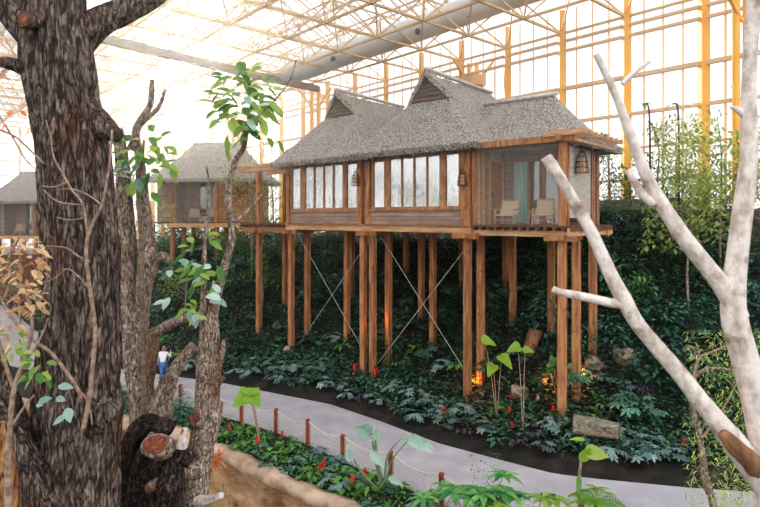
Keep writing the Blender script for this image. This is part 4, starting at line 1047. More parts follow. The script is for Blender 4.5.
# orange spot lamps
def spike_lamp(loc, label, power, aim=(0, 0, 1)):
    e = empty('spot_lamp', loc, 0, label, 'lamp', 'orange garden spot lamps')
    m = MB(); m.tube([(0, 0, -.1), (0, 0, .12)], [.012, .02], 8); m.tube([(0, 0, .1), (0, 0, .26)], [.05, .065], 12); m.build('lamp_housing', MT['black'], e)
    m = MB(); m.tube([(0, 0, .262), (0, 0, .268)], [.055, .055], 12); m.build('lens', MT['lens'], e)
    l = bpy.data.lights.new('lamp_light', 'POINT'); l.energy = power; l.color = (1, .27, .04); l.shadow_soft_size = .05
    o = bpy.data.objects.new('lamp_light', l); C.objects.link(o); o.parent = e; o.location = (0, 0, .36)
spike_lamp(V(-.38, .72, gl(-.4, .7) + .05), 'orange spot lamp at the foot of the second corner stilt', 30)
spike_lamp(V(-5.22, .52, gl(-5.2, .5) + 1.9), 'orange spot lamp fixed between the triple stilts', 22)
g = gpt(548, 386); spike_lamp(g + Vector((0, -.15, .05)), 'orange spot lamp on the slope left of the right stilt', 26)
g = gpt(582, 382); spike_lamp(g + Vector((0, -.15, .05)), 'orange spot lamp on the slope right of the right stilt', 26)

# ------------------------------------------------------------------ person
def person(base, label):
    e = empty('person', base, 0, label, 'person')
    J = {'pel': (0, 0, .9), 'waist': (.0, 0, 1.05), 'chest': (.03, 0, 1.28), 'neck': (.04, 0, 1.42), 'nk2': (.05, 0, 1.48),
         'hl': (-.09, .0, .86), 'kl': (-.0, -.14, .47), 'al': (-.16, .0, .09), 'tl': (-.1, -.16, .03),
         'hr': (.09, .0, .86), 'kr': (.16, .1, .47), 'ar': (.3, .12, .1), 'tr': (.33, -.02, .03),
         'sl': (-.15, 0, 1.36), 'el': (-.26, .02, 1.12), 'wl': (-.2, -.16, .95), 'fl': (-.19, -.22, .9),
         'sr': (.2, 0, 1.36), 'er': (.3, .1, 1.16), 'wr': (.26, .24, 1.36), 'fr': (.25, .27, 1.42)}
    def skin(name, chain, rad, mt, root, sub=2):
        names = sorted({a for ed in chain for a in ed}, key=lambda a: a != root); idx = {a: i for i, a in enumerate(names)}
        me = bpy.data.meshes.new(name); me.from_pydata([J[a] for a in names], [(idx[a], idx[b]) for a, b in chain], []); me.materials.append(mt)
        o = bpy.data.objects.new(name, me); C.objects.link(o); o.parent = e
        me.skin_vertices.new() if hasattr(me.skin_vertices, 'new') and not me.skin_vertices else None
        o.modifiers.new('s', 'SKIN')
        if not me.skin_vertices:
            bpy.context.view_layer.objects.active = o
        o.modifiers.new('u', 'SUBSURF').levels = sub; o.modifiers[-1].render_levels = sub
        sv = me.skin_vertices[0].data
        for a, i in idx.items(): sv[i].radius = (rad.get(a, .05),) * 2; sv[i].use_root = (a == root)
        return o
    skinm = mat('skin', srgb(226, 178, 150), srgb(210, 160, 134), (5, 5, 5), .6, 0); shirt = mat('shirt', srgb(240, 238, 240), srgb(216, 214, 222), (2, 2, 40), .8, 0)
    jeans = mat('jeans', srgb(92, 134, 186), srgb(64, 100, 150), (8, 8, 8), .8, 0); hair = mat('hair', srgb(190, 140, 140), srgb(120, 80, 76), (20, 20, 20), .7, .2)
    rad = {'pel': .13, 'waist': .11, 'chest': .13, 'neck': .055, 'nk2': .05, 'hl': .09, 'hr': .09, 'kl': .06, 'kr': .06, 'al': .04, 'ar': .04, 'tl': .035, 'tr': .035, 'sl': .055, 'sr': .055, 'el': .04, 'er': .04, 'wl': .028, 'wr': .028, 'fl': .03, 'fr': .03}
    body = skin('body', [('pel', 'waist'), ('waist', 'chest'), ('chest', 'neck'), ('neck', 'nk2'), ('pel', 'hl'), ('hl', 'kl'), ('kl', 'al'), ('al', 'tl'), ('pel', 'hr'), ('hr', 'kr'), ('kr', 'ar'), ('ar', 'tr'), ('chest', 'sl'), ('sl', 'el'), ('el', 'wl'), ('wl', 'fl'), ('chest', 'sr'), ('sr', 'er'), ('er', 'wr'), ('wr', 'fr')], rad, skinm, 'pel')
    r2 = {k: v * 1.18 + .008 for k, v in rad.items()}
    skin('shirt', [('pel', 'waist'), ('waist', 'chest'), ('chest', 'neck'), ('chest', 'sl'), ('sl', 'el'), ('el', 'wl'), ('chest', 'sr'), ('sr', 'er'), ('er', 'wr')], r2, shirt, 'pel')
    skin('trousers', [('pel', 'hl'), ('hl', 'kl'), ('kl', 'al'), ('pel', 'hr'), ('hr', 'kr'), ('kr', 'ar')], r2, jeans, 'pel')
    def blob(name, c, s, mt):
        m = MB(); n, k = 16, 10
        for i in range(k + 1):
            th = PI * i / k
            for j in range(n):
                ph = 2 * PI * j / n; m.v.append((c[0] + s[0] * math.sin(th) * math.cos(ph), c[1] + s[1] * math.sin(th) * math.sin(ph), c[2] + s[2] * math.cos(th)))
        for i in range(k):
            for j in range(n): m.f.append((i * n + j, (i + 1) * n + j, (i + 1) * n + (j + 1) % n, i * n + (j + 1) % n))
        return m.build(name, mt, e, smooth=True)
    blob('head', (.06, .015, 1.57), (.075, .09, .115), skinm); blob('hair', (.055, -.01, 1.59), (.09, .1, .12), hair)
    blob('nose', (.06, .105, 1.56), (.012, .02, .02), skinm)
    for s in (-1, 1): blob('ear', (.06 + s * .088, .01, 1.565), (.012, .02, .03), skinm); 
    blob('shoe', (-.13, -.06, .045), (.05, .13, .045), MT['black']); blob('shoe', (.31, .05, .045), (.05, .13, .045), MT['black'])
    blob('handbag', (-.2, -.02, .86), (.09, .06, .13), mat('bag_blue', srgb(50, 90, 150), srgb(36, 64, 110), (4, 4, 4), .6, 0))
    for k in range(5):
        m = MB(); a = (-.205 + .012 * k, -.225, .895); m.tube([a, (a[0], a[1] - .02, a[2] - .03), (a[0], a[1] - .01, a[2] - (.055 if k < 4 else .04))], [.007, .007, .005], 6); m.build('finger', skinm, e)
        m = MB(); a = (.235 + .012 * k, .27, 1.43); m.tube([a, (a[0], a[1] - .005, a[2] + .03), (a[0], a[1] - .02, a[2] + .045)], [.007, .007, .005], 6); m.build('finger', skinm, e)
    return e
per = person(((163 - CX) / F * 25.2, 25.2, .04), 'person in a white top and blue jeans walking away on the path')
per.scale = (.95,) * 3

# ------------------------------------------------------------------ foreground trees
def limb(pxs, Y, sub=8, n=24, disp=None, parent=None, name='branch', mt='bark', cap=True, org=Vector((0, 0, 0)), smooth=True):
    pts = []; rad = []
    for q in pxs:
        yy = q[3] if len(q) > 3 else Y; pts.append(P(q[0], q[1], yy) - org); rad.append(q[2] * yy / F / 2)
    a, b = smooth_line(pts, rad, sub); m = MB(); m.tube(a, b, n, cap, 1, disp)
    return m.build(name, MT[mt], parent, smooth=smooth)
def cutface(par, px, py, Y, r, d, org, mt='cut', ring='cutring'):
    c = P(px, py, Y) - org; d = Vector(d).normalized(); rr = r * Y / F
    m = MB(); m.tube([c - d * .04, c + d * .012], [rr, rr], 20); m.build('cut_rim', MT[ring], par, smooth=False)
    m = MB(); m.tube([c, c + d * .018], [rr * .68, rr * .62], 16); m.build('cut_face', MT[mt], par)
Yt = 6.0
base = Vector(((80 - CX) / F * Yt, Yt, -2.0))
big = empty('old_tree', base, 0, 'massive dark furrowed tree trunk filling the left foreground', 'tree')
limb([(70, 960, 150), (66, 760, 140), (66, 620, 118), (70, 540, 100), (76, 490, 84), (83, 440, 70), (84, 412, 74), (84, 380, 67), (83, 330, 69), (82, 280, 72), (80, 230, 69), (77, 190, 68), (74, 160, 68), (69, 135, 66), (64, 105, 66), (60, 75, 68), (57, 45, 66), (54, 15, 62), (52, -20, 60), (48, -70, 56), (44, -130, 48)], Yt, 14, 150, bark_disp(.09, .1, 5.5, 1.3, 3), big, 'trunk', 'bark', True, base)
limb([(62, 62, 40, 6.1), (80, 40, 34, 6.15), (98, 24, 30, 6.2), (122, 12, 26, 6.3), (150, -2, 22, 6.4), (190, -30, 18, 6.6)], Yt, 8, 48, bark_disp(.08, .12, 4, 1.5, 9), big, 'branch', 'bark', True, base)
limb([(58, 50, 46, 6.0), (36, 32, 40, 5.95), (14, 8, 36, 5.9), (-8, -20, 34, 5.8), (-40, -60, 30, 5.7)], Yt, 8, 48, bark_disp(.08, .12, 4, 1.5, 12), big, 'branch', 'bark', True, base)
limb([(50, 84, 24, 5.9), (33, 74, 18, 5.8), (18, 66, 14, 5.75), (4, 62, 12, 5.7)], Yt, 6, 24, bark_disp(.08, .1, 3, 2, 5), big, 'stub', 'bark', True, base)
cutface(big, 3, 62, 5.7, 5.5, (-1, -.2, .1), base)
limb([(46, 26, 20, 5.8), (34, 21, 18, 5.65), (25, 20, 17, 5.5)], Yt, 5, 20, bark_disp(.05, .08, 3, 2, 6), big, 'stub', 'bark', True, base); cutface(big, 24.5, 20, 5.48, 7.5, (-.3, -1, .1), base)
limb([(84, 112, 36, 6.0), (100, 124, 26, 5.95), (112, 133, 18, 5.9), (118, 137, 13, 5.88)], Yt, 6, 28, bark_disp(.08, .1, 3, 2, 8), big, 'stub', 'bark', True, base)
limb([(96, 415, 30, 5.75), (108, 408, 26, 5.75), (114, 404, 16, 5.75)], Yt, 5, 24, bark_disp(.08, .2, 3, 2, 4), big, 'knot', 'bark', True, base)
# lower left stems of the same tree
limb([(50, 540, 50, 5.6), (36, 490, 34, 5.6), (22, 455, 26, 5.6), (8, 425, 20, 5.6), (-12, 395, 18, 5.6)], Yt, 8, 36, bark_disp(.1, .12, 4, 1.5, 21), big, 'branch', 'bark', True, base)
limb([(56, 520, 40, 5.9), (34, 460, 22, 5.9), (20, 420, 17, 5.9), (8, 385, 15, 5.9), (-5, 350, 13, 5.9)], Yt, 8, 36, bark_disp(.1, .12, 4, 1.5, 22), big, 'branch', 'bark', True, base)
limb([(60, 500, 36, 5.9), (44, 440, 20, 6.0), (40, 400, 16, 6.0), (42, 360, 14, 6.0), (46, 330, 13, 6.05)], Yt, 8, 30, bark_disp(.1, .12, 4, 1.5, 23), big, 'branch', 'bark', True, base)
# orange rotten stump bottom left
base2 = Vector(((10 - CX) / F * 5.2, 5.2, -2)); st = empty('rotten_stump', base2, 0, 'crumbling orange-brown snag at the lower left corner', 'stump')
limb([(12, 980, 40, 5.2), (10, 640, 26, 5.2), (9, 500, 20, 5.2), (6, 470, 17, 5.2), (4, 440, 14, 5.2), (2, 422, 8, 5.2)], 5.2, 10, 30, bark_disp(.25, .3, 4, 4, 2), st, 'trunk', 'orangewood', True, base2)

# vine twigs climbing over the big trunk
vy = 5.35; bv = P(85, 400, vy); vine = empty('climbing_vine', bv, 0, 'thin bare vine with a few grey-green leaves climbing the dark trunk', 'vine')
for q in ([(83, 430, 5), (89, 400, 5), (92, 372, 4.5), (95, 330, 4.2), (90, 290, 4), (86, 250, 4), (92, 225, 3.6), (102, 205, 3), (107, 180, 2.6), (110, 160, 2.4), (112, 130, 2)],
          [(88, 236, 3), (83, 205, 2.6), (72, 190, 2.4), (64, 176, 2.2), (54, 158, 2), (51, 140, 1.8), (46, 120, 1.2)],
          [(83, 205, 2), (63, 203, 1.8), (52, 198, 1.5), (44, 190, 1.2)], [(67, 182, 1.8), (54, 187, 1.6), (42, 186, 1.2)],
          [(102, 205, 2), (88, 195, 1.6), (72, 189, 1.4), (58, 190, 1)], [(90, 262, 2.4), (78, 256, 2), (66, 248, 1.6), (46, 246, 1.2)],
          [(89, 288, 2.2), (78, 276, 1.8), (67, 269, 1.6), (56, 277, 1.4), (40, 284, 1.2), (14, 285, 1)], [(83, 218, 1.6), (70, 220, 1.2), (56, 217, 1)],
          [(82, 398, 4), (72, 380, 3.8), (52, 354, 3.6), (33, 340, 3.4), (15, 322, 3), (0, 297, 2.6), (-8, 280, 2)],
          [(88, 400, 2.4), (76, 388, 1.6), (68, 392, 1.4), (62, 405, 1.2), (68, 412, 1)], [(86, 398, 2), (91, 415, 1.6), (92, 425, 1)]):
    limb(q, vy, 5, 7, None, vine, 'stem', 'twig', True, bv)
for (px, py, d, L, W) in ((58, 386, (1, -.2, .05), 18, 8), (38, 402, (1, -.2, .4), 18, 8), (56, 398, (1, -.3, -.05), 12, 7), (67, 408, (.5, -.4, -1), 14, 10), (66, 415, (-.9, -.3, -.6), 14, 7), (36, 405, (.6, -.2, .1), 10, 5)):
    m = MB(); k = vy / F; m.leaf(P(px, py, vy - .1) - bv, d, Vector((0, -.8, .7)), L * k, W * k, .1, 6, U(.1, .5), 'ovate', .1); m.build('leaf', LM['pale'], vine, smooth=True)

# leafy-branch helper
def leafspray(par, org, pxc, n, Y, Ls, mt, spread, name='foliage'):
    m = MB(); k = Y / F
    for i in range(n):
        while 1:
            a, b = U(-1, 1), U(-1, 1)
            if a * a + b * b < 1: break
        p = P(pxc[0] + a * spread[0], pxc[1] + b * spread[1], Y + U(-.3, .3)) - org
        m.leaf(p, Vector((a + U(-.7, .7), U(-.5, .3), -.1 - b * .3 + U(-.5, .4))), Vector((U(-.3, .3), -.6, 1)), U(*Ls) * k, U(*Ls) * (.62 if mt != 'dry' else .5) * k, .25, 5, R(), 'round', .18)
    return m.build(name, LM[mt], par)

# second tree: pale multi-stem
Y2 = 8.0; b2 = Vector(((138 - CX) / F * Y2, Y2, -2)); t2 = empty('pale_barked_tree', b2, 0, 'pale rough multi-stemmed tree just right of the massive trunk', 'tree')
limb([(150, 840, 60), (148, 600, 44), (148, 500, 40), (146, 450, 36), (143, 420, 28), (140, 390, 26), (134, 355, 22), (130, 320, 19), (128, 280, 17), (127, 240, 17), (124, 200, 15), (122, 160, 14), (118, 130, 12)], Y2, 10, 40, bark_disp(.07, .2, 4, 2.2, 31), t2, 'trunk', 'bark2', True, b2)
limb([(146, 450, 30), (158, 420, 28), (164, 395, 20), (174, 372, 13), (184, 357, 12), (194, 346, 12)], Y2, 8, 28, bark_disp(.07, .2, 4, 2.2, 32), t2, 'branch', 'bark2', True, b2)
limb([(143, 390, 18), (150, 355, 17), (152, 338, 15), (160, 330, 11), (175, 322, 10), (195, 316, 8)], Y2, 8, 24, bark_disp(.07, .2, 4, 2.2, 33), t2, 'branch', 'bark2', True, b2)
limb([(142, 400, 16), (141, 340, 14), (143, 290, 17), (148, 262, 20), (146, 235, 14), (143, 200, 12), (140, 160, 10), (136, 130, 8), (150, 105, 6), (152, 80, 4)], Y2, 8, 28, bark_disp(.1, .3, 4, 3, 34), t2, 'branch', 'bark2', True, b2)
limb([(146, 262, 14), (156, 258, 12), (164, 256, 9), (170, 262, 5)], Y2, 6, 20, bark_disp(.1, .3, 4, 3, 35), t2, 'branch', 'bark2', True, b2)
limb([(146, 246, 12), (150, 232, 9), (153, 224, 5)], Y2, 6, 16, None, t2, 'branch', 'bark2', True, b2)
limb([(145, 440, 4.5, 7.6), (144, 380, 4.5, 7.6), (142, 300, 4.2, 7.6), (141, 240, 4, 7.6), (138, 190, 3.5, 7.6), (142, 160, 3, 7.6), (144, 140, 2, 7.6)], Y2, 6, 12, None, t2, 'branch', 'gable', True, b2)
limb([(122, 160, 10), (112, 128, 7), (100, 112, 5), (90, 100, 3)], Y2, 6, 14, None, t2, 'branch', 'bark2', True, b2)
limb([(130, 150, 7), (140, 125, 6), (158, 108, 4), (165, 90, 2.5)], Y2, 6, 14, None, t2, 'branch', 'bark2', True, b2)
leafspray(t2, b2, (145, 162), 60, 7.7, (9, 14), 'fore', (27, 32)); leafspray(t2, b2, (138, 180), 14, 7.7, (8, 13), 'pale', (22, 22))

# third tree (right stem with young leaves)
Y3 = 7.4; b3 = Vector(((205 - CX) / F * Y3, Y3, -2)); t3 = empty('young_leafed_tree', b3, 0, 'slim grey tree with fresh round leaves standing before the second villa', 'tree')
limb([(180, 900, 46), (186, 640, 34), (192, 520, 28), (198, 470, 27), (204, 430, 25), (207, 395, 24), (208, 360, 23), (210, 335, 20), (212, 315, 12), (218, 290, 9), (226, 262, 8), (232, 240, 8), (231, 222, 8), (228, 200, 7), (230, 180, 6.5), (236, 160, 6), (244, 146, 5), (248, 122, 4), (251, 106, 3)], Y3, 8, 32, bark_disp(.08, .12, 4, 2, 41), t3, 'trunk', 'bark2', True, b3)
limb([(206, 345, 14), (204, 310, 8), (204, 270, 5), (205, 240, 4), (207, 215, 3.4), (209, 185, 2.4), (206, 165, 1.5)], Y3, 6, 14, None, t3, 'branch', 'bark2', True, b3)
limb([(212, 400, 14), (217, 370, 10), (222, 350, 7), (224, 340, 3)], Y3, 6, 18, bark_disp(.08, .1, 4, 2, 42), t3, 'branch', 'bark2', True, b3)
limb([(231, 222, 5), (238, 219, 5), (247, 212, 4), (258, 200, 3), (266, 190, 2)], Y3, 6, 12, None, t3, 'branch', 'bark2', True, b3)
limb([(206, 398, 12), (216, 385, 9), (224, 377, 4)], Y3, 6, 12, None, t3, 'branch', 'bark2', True, b3)
limb([(210, 440, 14), (216, 415, 12), (219, 402, 8)], Y3, 5, 16, bark_disp(.08, .2, 4, 2, 43), t3, 'knot', 'bark2', True, b3)
limb([(200, 425, 12, 7.3), (196, 419, 11, 7.1)], Y3, 3, 16, None, t3, 'stub', 'bark2', True, b3); cutface(t3, 194, 418, 7.08, 5.5, (-.3, -1, .1), b3)
limb([(198, 468, 20, 7.3), (182, 472, 14, 7.1), (164, 480, 12, 6.9), (148, 488, 11, 6.8)], Y3, 5, 18, bark_disp(.05, .08, 4, 2, 44), t3, 'stub', 'bark2', True, b3); cutface(t3, 146.5, 489, 6.78, 5, (-1, -.5, -.2), b3)
limb([(194, 500, 12, 7.3), (208, 500, 9, 7.2), (222, 495, 6, 7.1)], Y3, 5, 12, None, t3, 'stub', 'birch', True, b3)
leafspray(t3, b3, (244, 100), 90, 7.3, (10, 18), 'fore', (32, 34)); leafspray(t3, b3, (246, 108), 20, 7.25, (9, 14), 'pale', (15, 18)); leafspray(t3, b3, (245, 130), 16, 7.3, (9, 13), 'fore', (36, 26))
leafspray(t3, b3, (203, 262), 28, 7.2, (9, 15), 'fore', (18, 32)); leafspray(t3, b3, (190, 290), 18, 7.2, (10, 15), 'pale', (26, 28)); leafspray(t3, b3, (195, 312), 20, 7.2, (6, 10), 'lime', (12, 8))
limb([(256, 118, 2), (275, 100, 1.6), (290, 80, 1.4), (296, 60, 1.2)], 7.3, 4, 6, None, t3, 'branch', 'bark2', True, b3)
for (px, py) in ((218, 462),):
    m = MB(); c = P(px, py, 7.1) - b3
    for i in range(26): m.leaf(c + Vector((U(-.05, .05), U(-.05, .05), U(-.05, .12))), dirv(U(0, 6.28), U(-1.4, 1.2)), UP, U(.08, .16), .025, .3, 3, R(), 'strap')
    m.build('bloom', LM['orange'], t3)

# dark cut stumps between
b4 = Vector(((150 - CX) / F * 7, 7, -2)); t4 = empty('cut_stump', b4, 0, 'blackened cut stump with an orange-brown cut top between two trees', 'stump')
limb([(152, 960, 66), (150, 700, 54), (150, 560, 48), (150, 500, 42), (152, 470, 36), (155, 448, 32), (156, 440, 26)], 7, 8, 44, bark_disp(.25, .5, 4, 3, 51), t4, 'trunk', 'bark3', True, b4)
limb([(132, 640, 24, 7.1), (130, 540, 20, 7.1), (129, 480, 20, 7.1), (134, 440, 22, 7.1), (146, 424, 20, 7.1), (158, 424, 14, 7.1), (172, 430, 18, 7.1)], 7, 8, 30, bark_disp(.2, .35, 4, 3, 52), t4, 'branch', 'bark3', True, b4)
limb([(160, 520, 30, 6.9), (172, 470, 22, 6.9), (180, 455, 18, 6.9), (192, 462, 14, 6.9)], 7, 8, 30, bark_disp(.2, .35, 4, 3, 53), t4, 'branch', 'bark3', True, b4)
limb([(182, 448, 12, 6.8), (184, 436, 9, 6.8), (186, 428, 5, 6.8)], 7, 5, 14, bark_disp(.2, .3, 4, 3, 54), t4, 'branch', 'birch', True, b4)
c = P(156, 445, 6.75) - b4; m = MB(); d = Vector((-.15, -.75, .65)).normalized()
m.tube([c - d * .12, c, c + d * .02], [.2, .2, .17], 26, True, .72, lambda a, S, r, p: .03 * nz(Vector((math.cos(a) * 2, math.sin(a) * 2, 5)))); m.build('cut_rim', MT['bark2'], t4)
m = MB(); m.tube([c, c + d * .035], [.16, .15], 26, True, .72, lambda a, S, r, p: .03 * nz(Vector((math.cos(a) * 2, math.sin(a) * 2, 5)))); m.build('cut_face', MT['cut'], t4)

# dried-leaf shrub, left edge
Y5 = 5.0; b5 = Vector(((14 - CX) / F * Y5, Y5, -2)); t5 = empty('dried_leaf_shrub', b5, 0, 'bare-stemmed shrub with curled tan dried leaves at the left edge', 'shrub')
limb([(20, 1000, 14), (14, 700, 10), (8, 500, 7), (10, 430, 5), (14, 390, 5), (24, 360, 4), (32, 330, 3.4), (28, 300, 3), (14, 280, 2.6), (8, 262, 2.4), (18, 240, 2), (24, 222, 1.4)], Y5, 6, 10, None, t5, 'trunk', 'twig', True, b5)
for q in ([(14, 390, 4), (4, 360, 4), (-4, 330, 3)], [(28, 320, 3), (40, 300, 2.2), (46, 284, 1.6)], [(12, 280, 2.4), (26, 290, 2.4), (44, 300, 2), (50, 306, 1.4)], [(8, 262, 2), (20, 268, 1.6), (32, 262, 1.2)], [(24, 360, 3), (34, 350, 2.4), (44, 330, 1.8), (48, 318, 1.2)], [(3, 300, 2.4), (16, 272, 2), (22, 250, 1.6), (32, 232, 1)], [(10, 430, 3), (22, 410, 2.4), (34, 395, 2)], [(6, 290, 1.6), (30, 286, 1.3), (46, 281, 1)]):
    limb(q, Y5, 5, 7, None, t5, 'branch', 'twig', True, b5)
leafspray(t5, b5, (22, 262), 80, Y5, (6, 10), 'dry', (24, 26)); leafspray(t5, b5, (30, 302), 60, Y5, (5, 9), 'dry', (18, 12)); leafspray(t5, b5, (8, 320), 26, Y5, (5, 9), 'dry', (14, 26)); leafspray(t5, b5, (12, 345), 22, Y5, (6, 10), 'lime', (16, 16)); leafspray(t5, b5, (10, 100), 9, Y5, (5, 8), 'orange', (14, 32)); leafspray(t5, b5, (38, 370), 20, Y5, (8, 12), 'fore', (14, 14))
limb([(-6, 128, 2.4), (14, 136, 2.2), (30, 150, 2), (44, 164, 1.6)], Y5, 5, 7, None, t5, 'branch', 'twig', True, b5)
limb([(-6, 108, 2), (12, 136, 1.8), (26, 160, 1.4), (40, 172, 1.2)], Y5, 5, 7, None, t5, 'branch', 'twig', True, b5)

def limb6(q, *a): return limb([(t[0], t[1], t[2] * .8) + tuple(t[3:]) for t in q], *a)
# pale foreground branches, right
Y6 = 2.6; b6 = Vector(((775 - CX) / F * Y6, Y6, -2)); t6 = empty('pale_bare_tree', b6, 0, 'bare white-barked tree with blunt cut branches crossing the right foreground', 'tree')
dsp = bark_disp(.02, .09, 2.5, 5, 61)
limb6([(800, 2200, 60), (790, 900, 46), (782, 640, 42), (775, 540, 38), (766, 460, 34), (757, 410, 32), (746, 365, 32), (735, 325, 31), (733, 295, 28), (738, 250, 24), (744, 205, 23), (749, 160, 20), (749, 120, 19), (749, 80, 17), (751, 40, 17), (754, 0, 18), (756, -60, 16)], Y6, 10, 32, dsp, t6, 'trunk', 'birch', True, b6)
limb6([(738, 318, 26), (726, 292, 24), (706, 266, 21), (684, 238, 20), (664, 208, 18), (648, 180, 15), (637, 152, 13), (628, 128, 12), (618, 100, 10), (608, 78, 9), (598, 58, 8), (596, 54, 8)], Y6, 8, 26, dsp, t6, 'branch', 'birch', True, b6)
limb6([(622, 84, 6), (630, 76, 6), (640, 68, 5.5), (650, 61, 5)], Y6, 5, 16, dsp, t6, 'branch', 'birch', True, b6)
limb6([(654, 204, 12), (642, 194, 11), (632, 178, 9), (628, 170, 8)], Y6, 5, 16, dsp, t6, 'branch', 'birch', True, b6)
limb6([(748, 118, 10), (738, 110, 8), (730, 107, 3)], Y6, 5, 12, dsp, t6, 'branch', 'birch', True, b6)
limb6([(786, 520, 34), (765, 485, 32), (748, 462, 32), (733, 441, 30), (716, 420, 25), (700, 400, 22), (678, 372, 20), (655, 345, 19), (636, 322, 18), (624, 300, 19), (613, 280, 17), (602, 256, 16), (590, 230, 15), (576, 206, 14), (564, 184, 13), (552, 166, 15), (546, 157, 14)], Y6, 8, 28, dsp, t6, 'branch', 'birch', True, b6)
limb6([(628, 304, 15), (612, 303, 12), (594, 299, 11), (575, 295, 11), (560, 292, 9), (553, 289, 8)], Y6, 6, 18, dsp, t6, 'branch', 'birch', True, b6)
limb6([(757, 470, 26, 2.52), (745, 456, 25, 2.5), (734, 446, 22, 2.5), (722, 432, 14, 2.52)], Y6, 6, 20, bark_disp(.15, .3, 3, 8, 66), t6, 'knot', 'hollow', True, b6)

# wispy foreground shrub right (thin curved stems)
Y7 = 11.5; b7 = Vector(((712 - CX) / F * Y7, Y7, ground((712 - CX) / F * Y7, Y7) )); t7 = empty('wispy_tree', b7, 0, 'thin crooked tree with fine yellow-green foliage at the lower right', 'tree')
limb([(722, 560, 9), (714, 507, 8), (705, 480, 7.5), (702, 455, 6.5), (698, 430, 6), (692, 405, 5), (692, 385, 4), (700, 372, 3.4), (715, 368, 3), (740, 372, 2)], Y7, 6, 12, bark_disp(.05, .2, 3, 3, 71), t7, 'trunk', 'bark2', True, b7)
limb([(692, 390, 4), (698, 360, 3), (712, 352, 2.4), (728, 345, 1.8)], Y7, 6, 8, None, t7, 'branch', 'twig', True, b7); limb([(700, 440, 3), (716, 420, 2.6), (730, 396, 2), (738, 380, 1.4)], Y7, 6, 8, None, t7, 'branch', 'twig', True, b7)
m = MB()
for i in range(2600):
    px = U(685, 765); py = U(330, 520)
    if R() > .55 + .45 * min(1, (px - 690) / 40) : continue
    p = P(px, py, Y7 + U(-.6, .8)) - b7; L = U(.08, .16); m.leaf(p, dirv(U(0, 6.28), U(-.9, .9)), UP, L, .014 + .012 * R(), .3, 2, R(), 'strap')
m.build('foliage', LM['wisp'], t7)

# trees at the greenhouse edge, right and left of the villa
def thin_tree(x, y, h, r, n, label, mt='wisp', L=.16, grp=None, tr=.06, zmin=.3):
    z = ground(x, y); e = empty('slender_tree', (x, y, z), U(0, 6), label, 'tree', grp)
    m = MB(); tips = []
    pts, rr = smooth_line([(0, 0, -.2), (U(-.1, .1), U(-.1, .1), h * .35), (U(-.2, .2), U(-.2, .2), h * .7), (U(-.2, .2), 0, h)], [tr, tr * .8, tr * .5, tr * .2], 5); m.tube(pts, rr, 8)
    m.build('trunk', MT['bark2'], e, smooth=True); m = MB()
    for i in range(9):
        zz = h * U(zmin, .9); a = U(0, 6.28); q = Vector((math.cos(a) * r * .8, math.sin(a) * r * .8, zz + r * .5)); tips.append(q); m.tube([(0, 0, zz), q * .6 + Vector((0, 0, zz * .38)), q], [tr * .4, tr * .3, tr * .15], 5)
    m.build('branch', MT['bark2'], e); m = MB()
    for i in range(n):
        c = random.choice(tips) + Vector((U(-1, 1), U(-1, 1), U(-1, 1))) * r * .42; m.leaf(c, dirv(U(0, 6.28), U(-.7, .7)), UP, L * U(.7, 1.2), L * .5, .4, 2, R(), 'ovate')
    m.build('foliage', LM[mt], e)
for (px, Y, h, r, n, mt, lb) in ((720, 24.5, 6.8, 2.1, 1500, 'wisp', 'open-crowned pale green tree between the two right-hand branches'), (742, 24, 7.0, 1.9, 1300, 'wisp', 'pale sunlit tree behind the thick white trunk'), (612, 29, 3.4, 1.0, 420, 'mid', 'small leafy tree just right of the pergola'), (655, 29, 4.4, 1.0, 330, 'wisp', 'sparse sapling behind the hilltop wall'), (690, 22, 5.6, 1.5, 1000, 'wisp', 'bushy green tree on the slope left of the thick white trunk'), (676, 28, 4.4, 1.0, 330, 'wisp', 'thin light-leaved sapling on the hilltop'), (628, 22.5, 1.6, .7, 200, 'mid', 'round-crowned shrub tree below the hilltop wall')):
    x = (px - CX) / F * Y; thin_tree(x, Y, h, r, n, lb, mt, .26 if Y < 26 else .24)
for (px, Y, lb) in ((649, 27, 'bare dark pole-like cycad stem with one green tuft'), (678, 26.5, 'taller bare dark stem bending to a green tuft')):
    x = (px - CX) / F * Y; z = ground(x, Y); e = empty('cane_palm', (x, Y, z), 0, lb, 'palm'); tp = P(px, 104, Y) - Vector((x, Y, z))
    m = MB(); a, b = smooth_line([(0, 0, -.2), (.05, 0, tp.z * .5), (0, 0, tp.z - .3), (-.25, 0, tp.z)], [.05, .045, .04, .03], 5); m.tube(a, b, 8); m.build('trunk', MT['bark3'], e)
    m = MB(); [m.leaf((-.25, 0, tp.z), dirv(U(0, 6.28), U(-.3, .8)), UP, .45, .16, .5, 4, U(.3, 1), 'ovate') for _ in range(6)]; m.build('foliage', LM['bright'], e)
for (px, Y, h, r, n, mt, lb) in ((252, 34, 7.5, 1.7, 800, 'wisp', 'airy tree behind the walkway left of the main villa'), (274, 36, 8, 1.8, 800, 'wisp', 'taller sparse tree touching the left eave of the main villa'), (262, 31.5, 3.0, 1.0, 350, 'mid', 'green tree under the walkway pergola'), (284, 33, 3.2, 1.0, 330, 'mid', 'bushy green tree behind the walkway post'), (122, 30, 9.5, 2.2, 800, 'wisp', 'sparse hazy tree left of the second villa'), (20, 33, 4.2, 1.6, 380, 'mid', 'green tree behind the dried shrub at far left'), (185, 33, 2.5, 1.2, 330, 'bright', 'light green bushy tree below the second villa veranda')):
    x = (px - CX) / F * Y; thin_tree(x, Y, h, r, n, lb, mt, .2)
